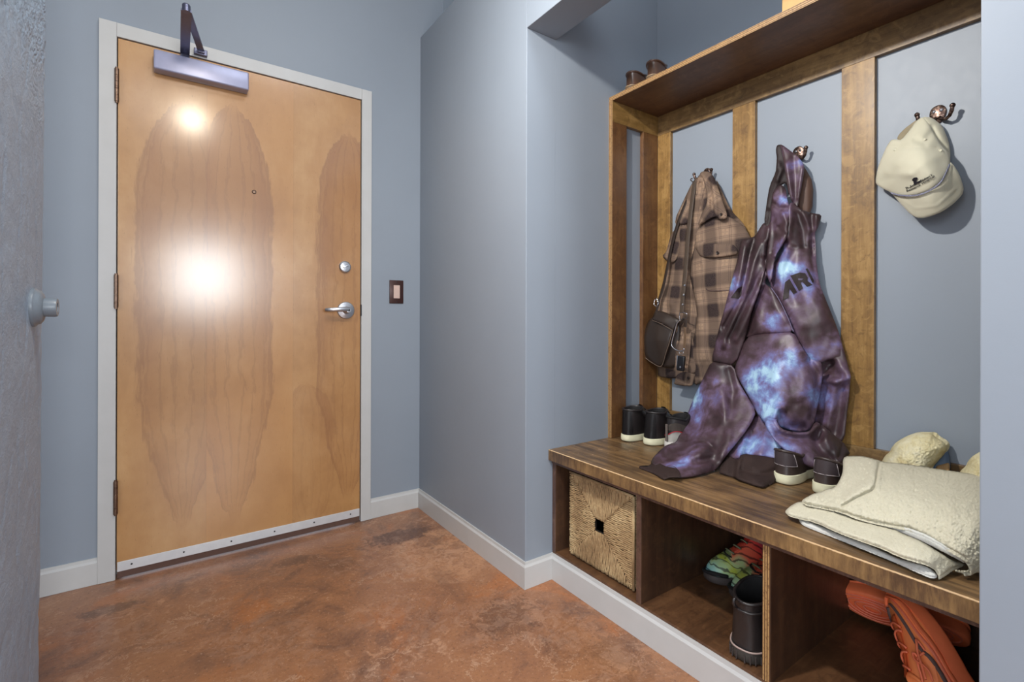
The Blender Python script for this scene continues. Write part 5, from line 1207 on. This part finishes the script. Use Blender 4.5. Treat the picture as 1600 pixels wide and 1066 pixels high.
okw = dict(L=.29, wb=.053, wh=.040, sole_h=.034, back=.088, front=.105, cl=.13, crx=.055, cry=.032, toe_h=.056, laces=ORG, lace_m=ORL, nl=5, rand=ORG, toelift=.012)
shoe('orange_sneaker', 'orange sneaker lying on its side in the near cubby with its tread facing out', 'shoe', 'orange sneakers', (1.678, .350, .160), (1.630, .628, .156), (.90, .16, .42), (ORG, ORS, ORG), side=1, groove=ORR, extra=orange_x, **okw)
O2T = at(1424, 940, 'x', 1.53); O2H = O2T - Vector((.36, .62, .54)).normalized() * .265
o2 = shoe('orange_sneaker', 'orange sneaker with loose laces leaning across the other one in the near cubby', 'shoe', 'orange sneakers', tuple(O2H), tuple(O2T), (-.75, .42, -.32), (ORG, ORS, ORG), side=-1, extra=orange_x, **okw)
P_ = lambda L: [at(1300 + a / 6.42, 900 + b / 6.42, 'x', x) for a, b, x in L]
loops(o2, [P_([(930, 745, 1.41), (850, 640, 1.41), (850, 690, 1.40), (860, 770, 1.39), (900, 900, 1.37), (940, 1040, 1.35)]), P_([(925, 770, 1.40), (870, 810, 1.39), (860, 880, 1.38), (890, 980, 1.37), (915, 1090, 1.36)]), P_([(905, 880, 1.39), (830, 780, 1.39), (810, 790, 1.39), (840, 850, 1.38), (920, 900, 1.37), (980, 970, 1.36), (1010, 1060, 1.35)]), P_([(790, 700, 1.43), (860, 730, 1.42), (930, 748, 1.41)])], 1)
# ------------------------------------------------------------------ seagrass basket in the far cubby
def m_grass():
    v, x, y, z = coords(); n = nse(v, 7, 4, .6); f_ = nse(v, 110, 3, .7)
    c = ramp(n * .7 + f_ * .3, [(.34, rgb((120, 94, 64))), (.46, rgb((160, 130, 92))), (.56, rgb((186, 158, 116))), (.68, rgb((210, 188, 146)))])
    return {'Base Color': c, 'Normal': bump(f_, .4, .002)}
GRS = mat('seagrass_cord', m_grass, rough=.8)
INB = plain('basket_dark_inside', (24, 18, 14), .9)
bk = thing('seagrass_basket', (1.40, 1.225, FZ), 'square woven seagrass basket with a small square hand hole in the far cubby', 'basket')
x0, x1, y0, y1, z0, z1 = 1.225, 1.60, 1.066, 1.380, FZ + .001, .416
hy, hz, hh = (y0 + y1) / 2, (z0 + z1) / 2 + .003, .0225
bm = NB()
for a in ((x0 + .012, x0 + .016, y0 + .006, hy - hh), (x0 + .012, x0 + .016, hy + hh, y1 - .006)): bx(bm, a[0], a[1], a[2], a[3], z0, z1 - .008)
bx(bm, x0 + .012, x0 + .016, hy - hh, hy + hh, z0, hz - hh); bx(bm, x0 + .012, x0 + .016, hy - hh, hy + hh, hz + hh, z1 - .008)
bx(bm, x0 + .016, x1, y0 + .004, y0 + .010, z0, z1 - .004); bx(bm, x0 + .016, x1, y1 - .010, y1 - .004, z0, z1 - .004); bx(bm, x1 - .006, x1, y0 + .01, y1 - .01, z0, z1 - .004); bx(bm, x0 + .016, x1 - .006, y0 + .01, y1 - .01, z0, z0 + .004)
obj('basket_shell', bm, INB, bk)
def cord_panel(name, conv, A0, A1, B0, B1, hole=None, p=.0066, seed=0):
    """rush-seat weave: cords square to the border meeting on the diagonals"""
    rnd = random.Random(seed); bm = NB(); ca, cb = (A0 + A1) / 2, (B0 + B1) / 2
    def cord(P, horizontal):
        n = max(2, int((Vector(P[0]) - Vector(P[1])).length / .009)); pts = []
        ph = rnd.random() * 6; amp = .0007
        for i in range(n + 1):
            t = i / n; a = P[0][0] * (1 - t) + P[1][0] * t; b = P[0][1] * (1 - t) + P[1][1] * t
            wv = amp * math.sin(ph + i * 1.7) + rnd.uniform(-.0005, .0005)
            if horizontal: b += wv
            else: a += wv
            pts.append(conv(a, b, .0012 * math.sin(ph + i * 1.1) + rnd.uniform(0, .0012)))
        tube(bm, pts, p * rnd.uniform(.40, .50), 6)
    W, H = (A1 - A0) / 2, (B1 - B0) / 2
    n = int(2 * W / p)
    for i in range(n):                       # upper and lower triangles: upright cords
        a = A0 + (i + .5) * p; d = abs(a - ca) / W
        for s in (1, -1):
            inner = cb + s * max(d * H, (hh if hole and abs(a - ca) < hh + .003 else .0))
            outer = (B1 if s > 0 else B0) - s * rnd.uniform(.0, .003)
            if abs(outer - inner) > p: cord([(a, inner), (a, outer)], False)
    n = int(2 * H / p)
    for i in range(n):                       # side triangles: level cords
        b = B0 + (i + .5) * p; d = abs(b - cb) / H
        for s in (1, -1):
            inner = ca + s * max(d * W, (hh if hole and abs(b - cb) < hh + .003 else .0))
            outer = (A1 if s > 0 else A0) - s * rnd.uniform(.0, .002)
            if abs(outer - inner) > p: cord([(inner, b), (outer, b)], True)
    return obj(name, bm, GRS, bk, True)
cord_panel('front_weave', lambda a, b, h: Vector((x0 + .008 - h, a, b)), y0 + .002, y1 - .002, z0 + .003, z1, True, seed=1)
cord_panel('side_weave', lambda a, b, h: Vector((a, y0 + .004 - h * .5, b)), x0 + .012, x1, z0 + .003, z1, False, seed=2)
bm = NB(); tube(bm, [(x0 + .006, y0 + .002, z0 + .004), (x0 + .005, y0 + .001, (z0 + z1) / 2), (x0 + .006, y0 + .002, z1 - .002)], .005, 8); tube(bm, [(x0 + .006, y0 + .004, z1 - .003), (x0 + .006, y1 - .004, z1 - .003)], .0045, 8); obj('corner_cord', bm, GRS, bk, True)
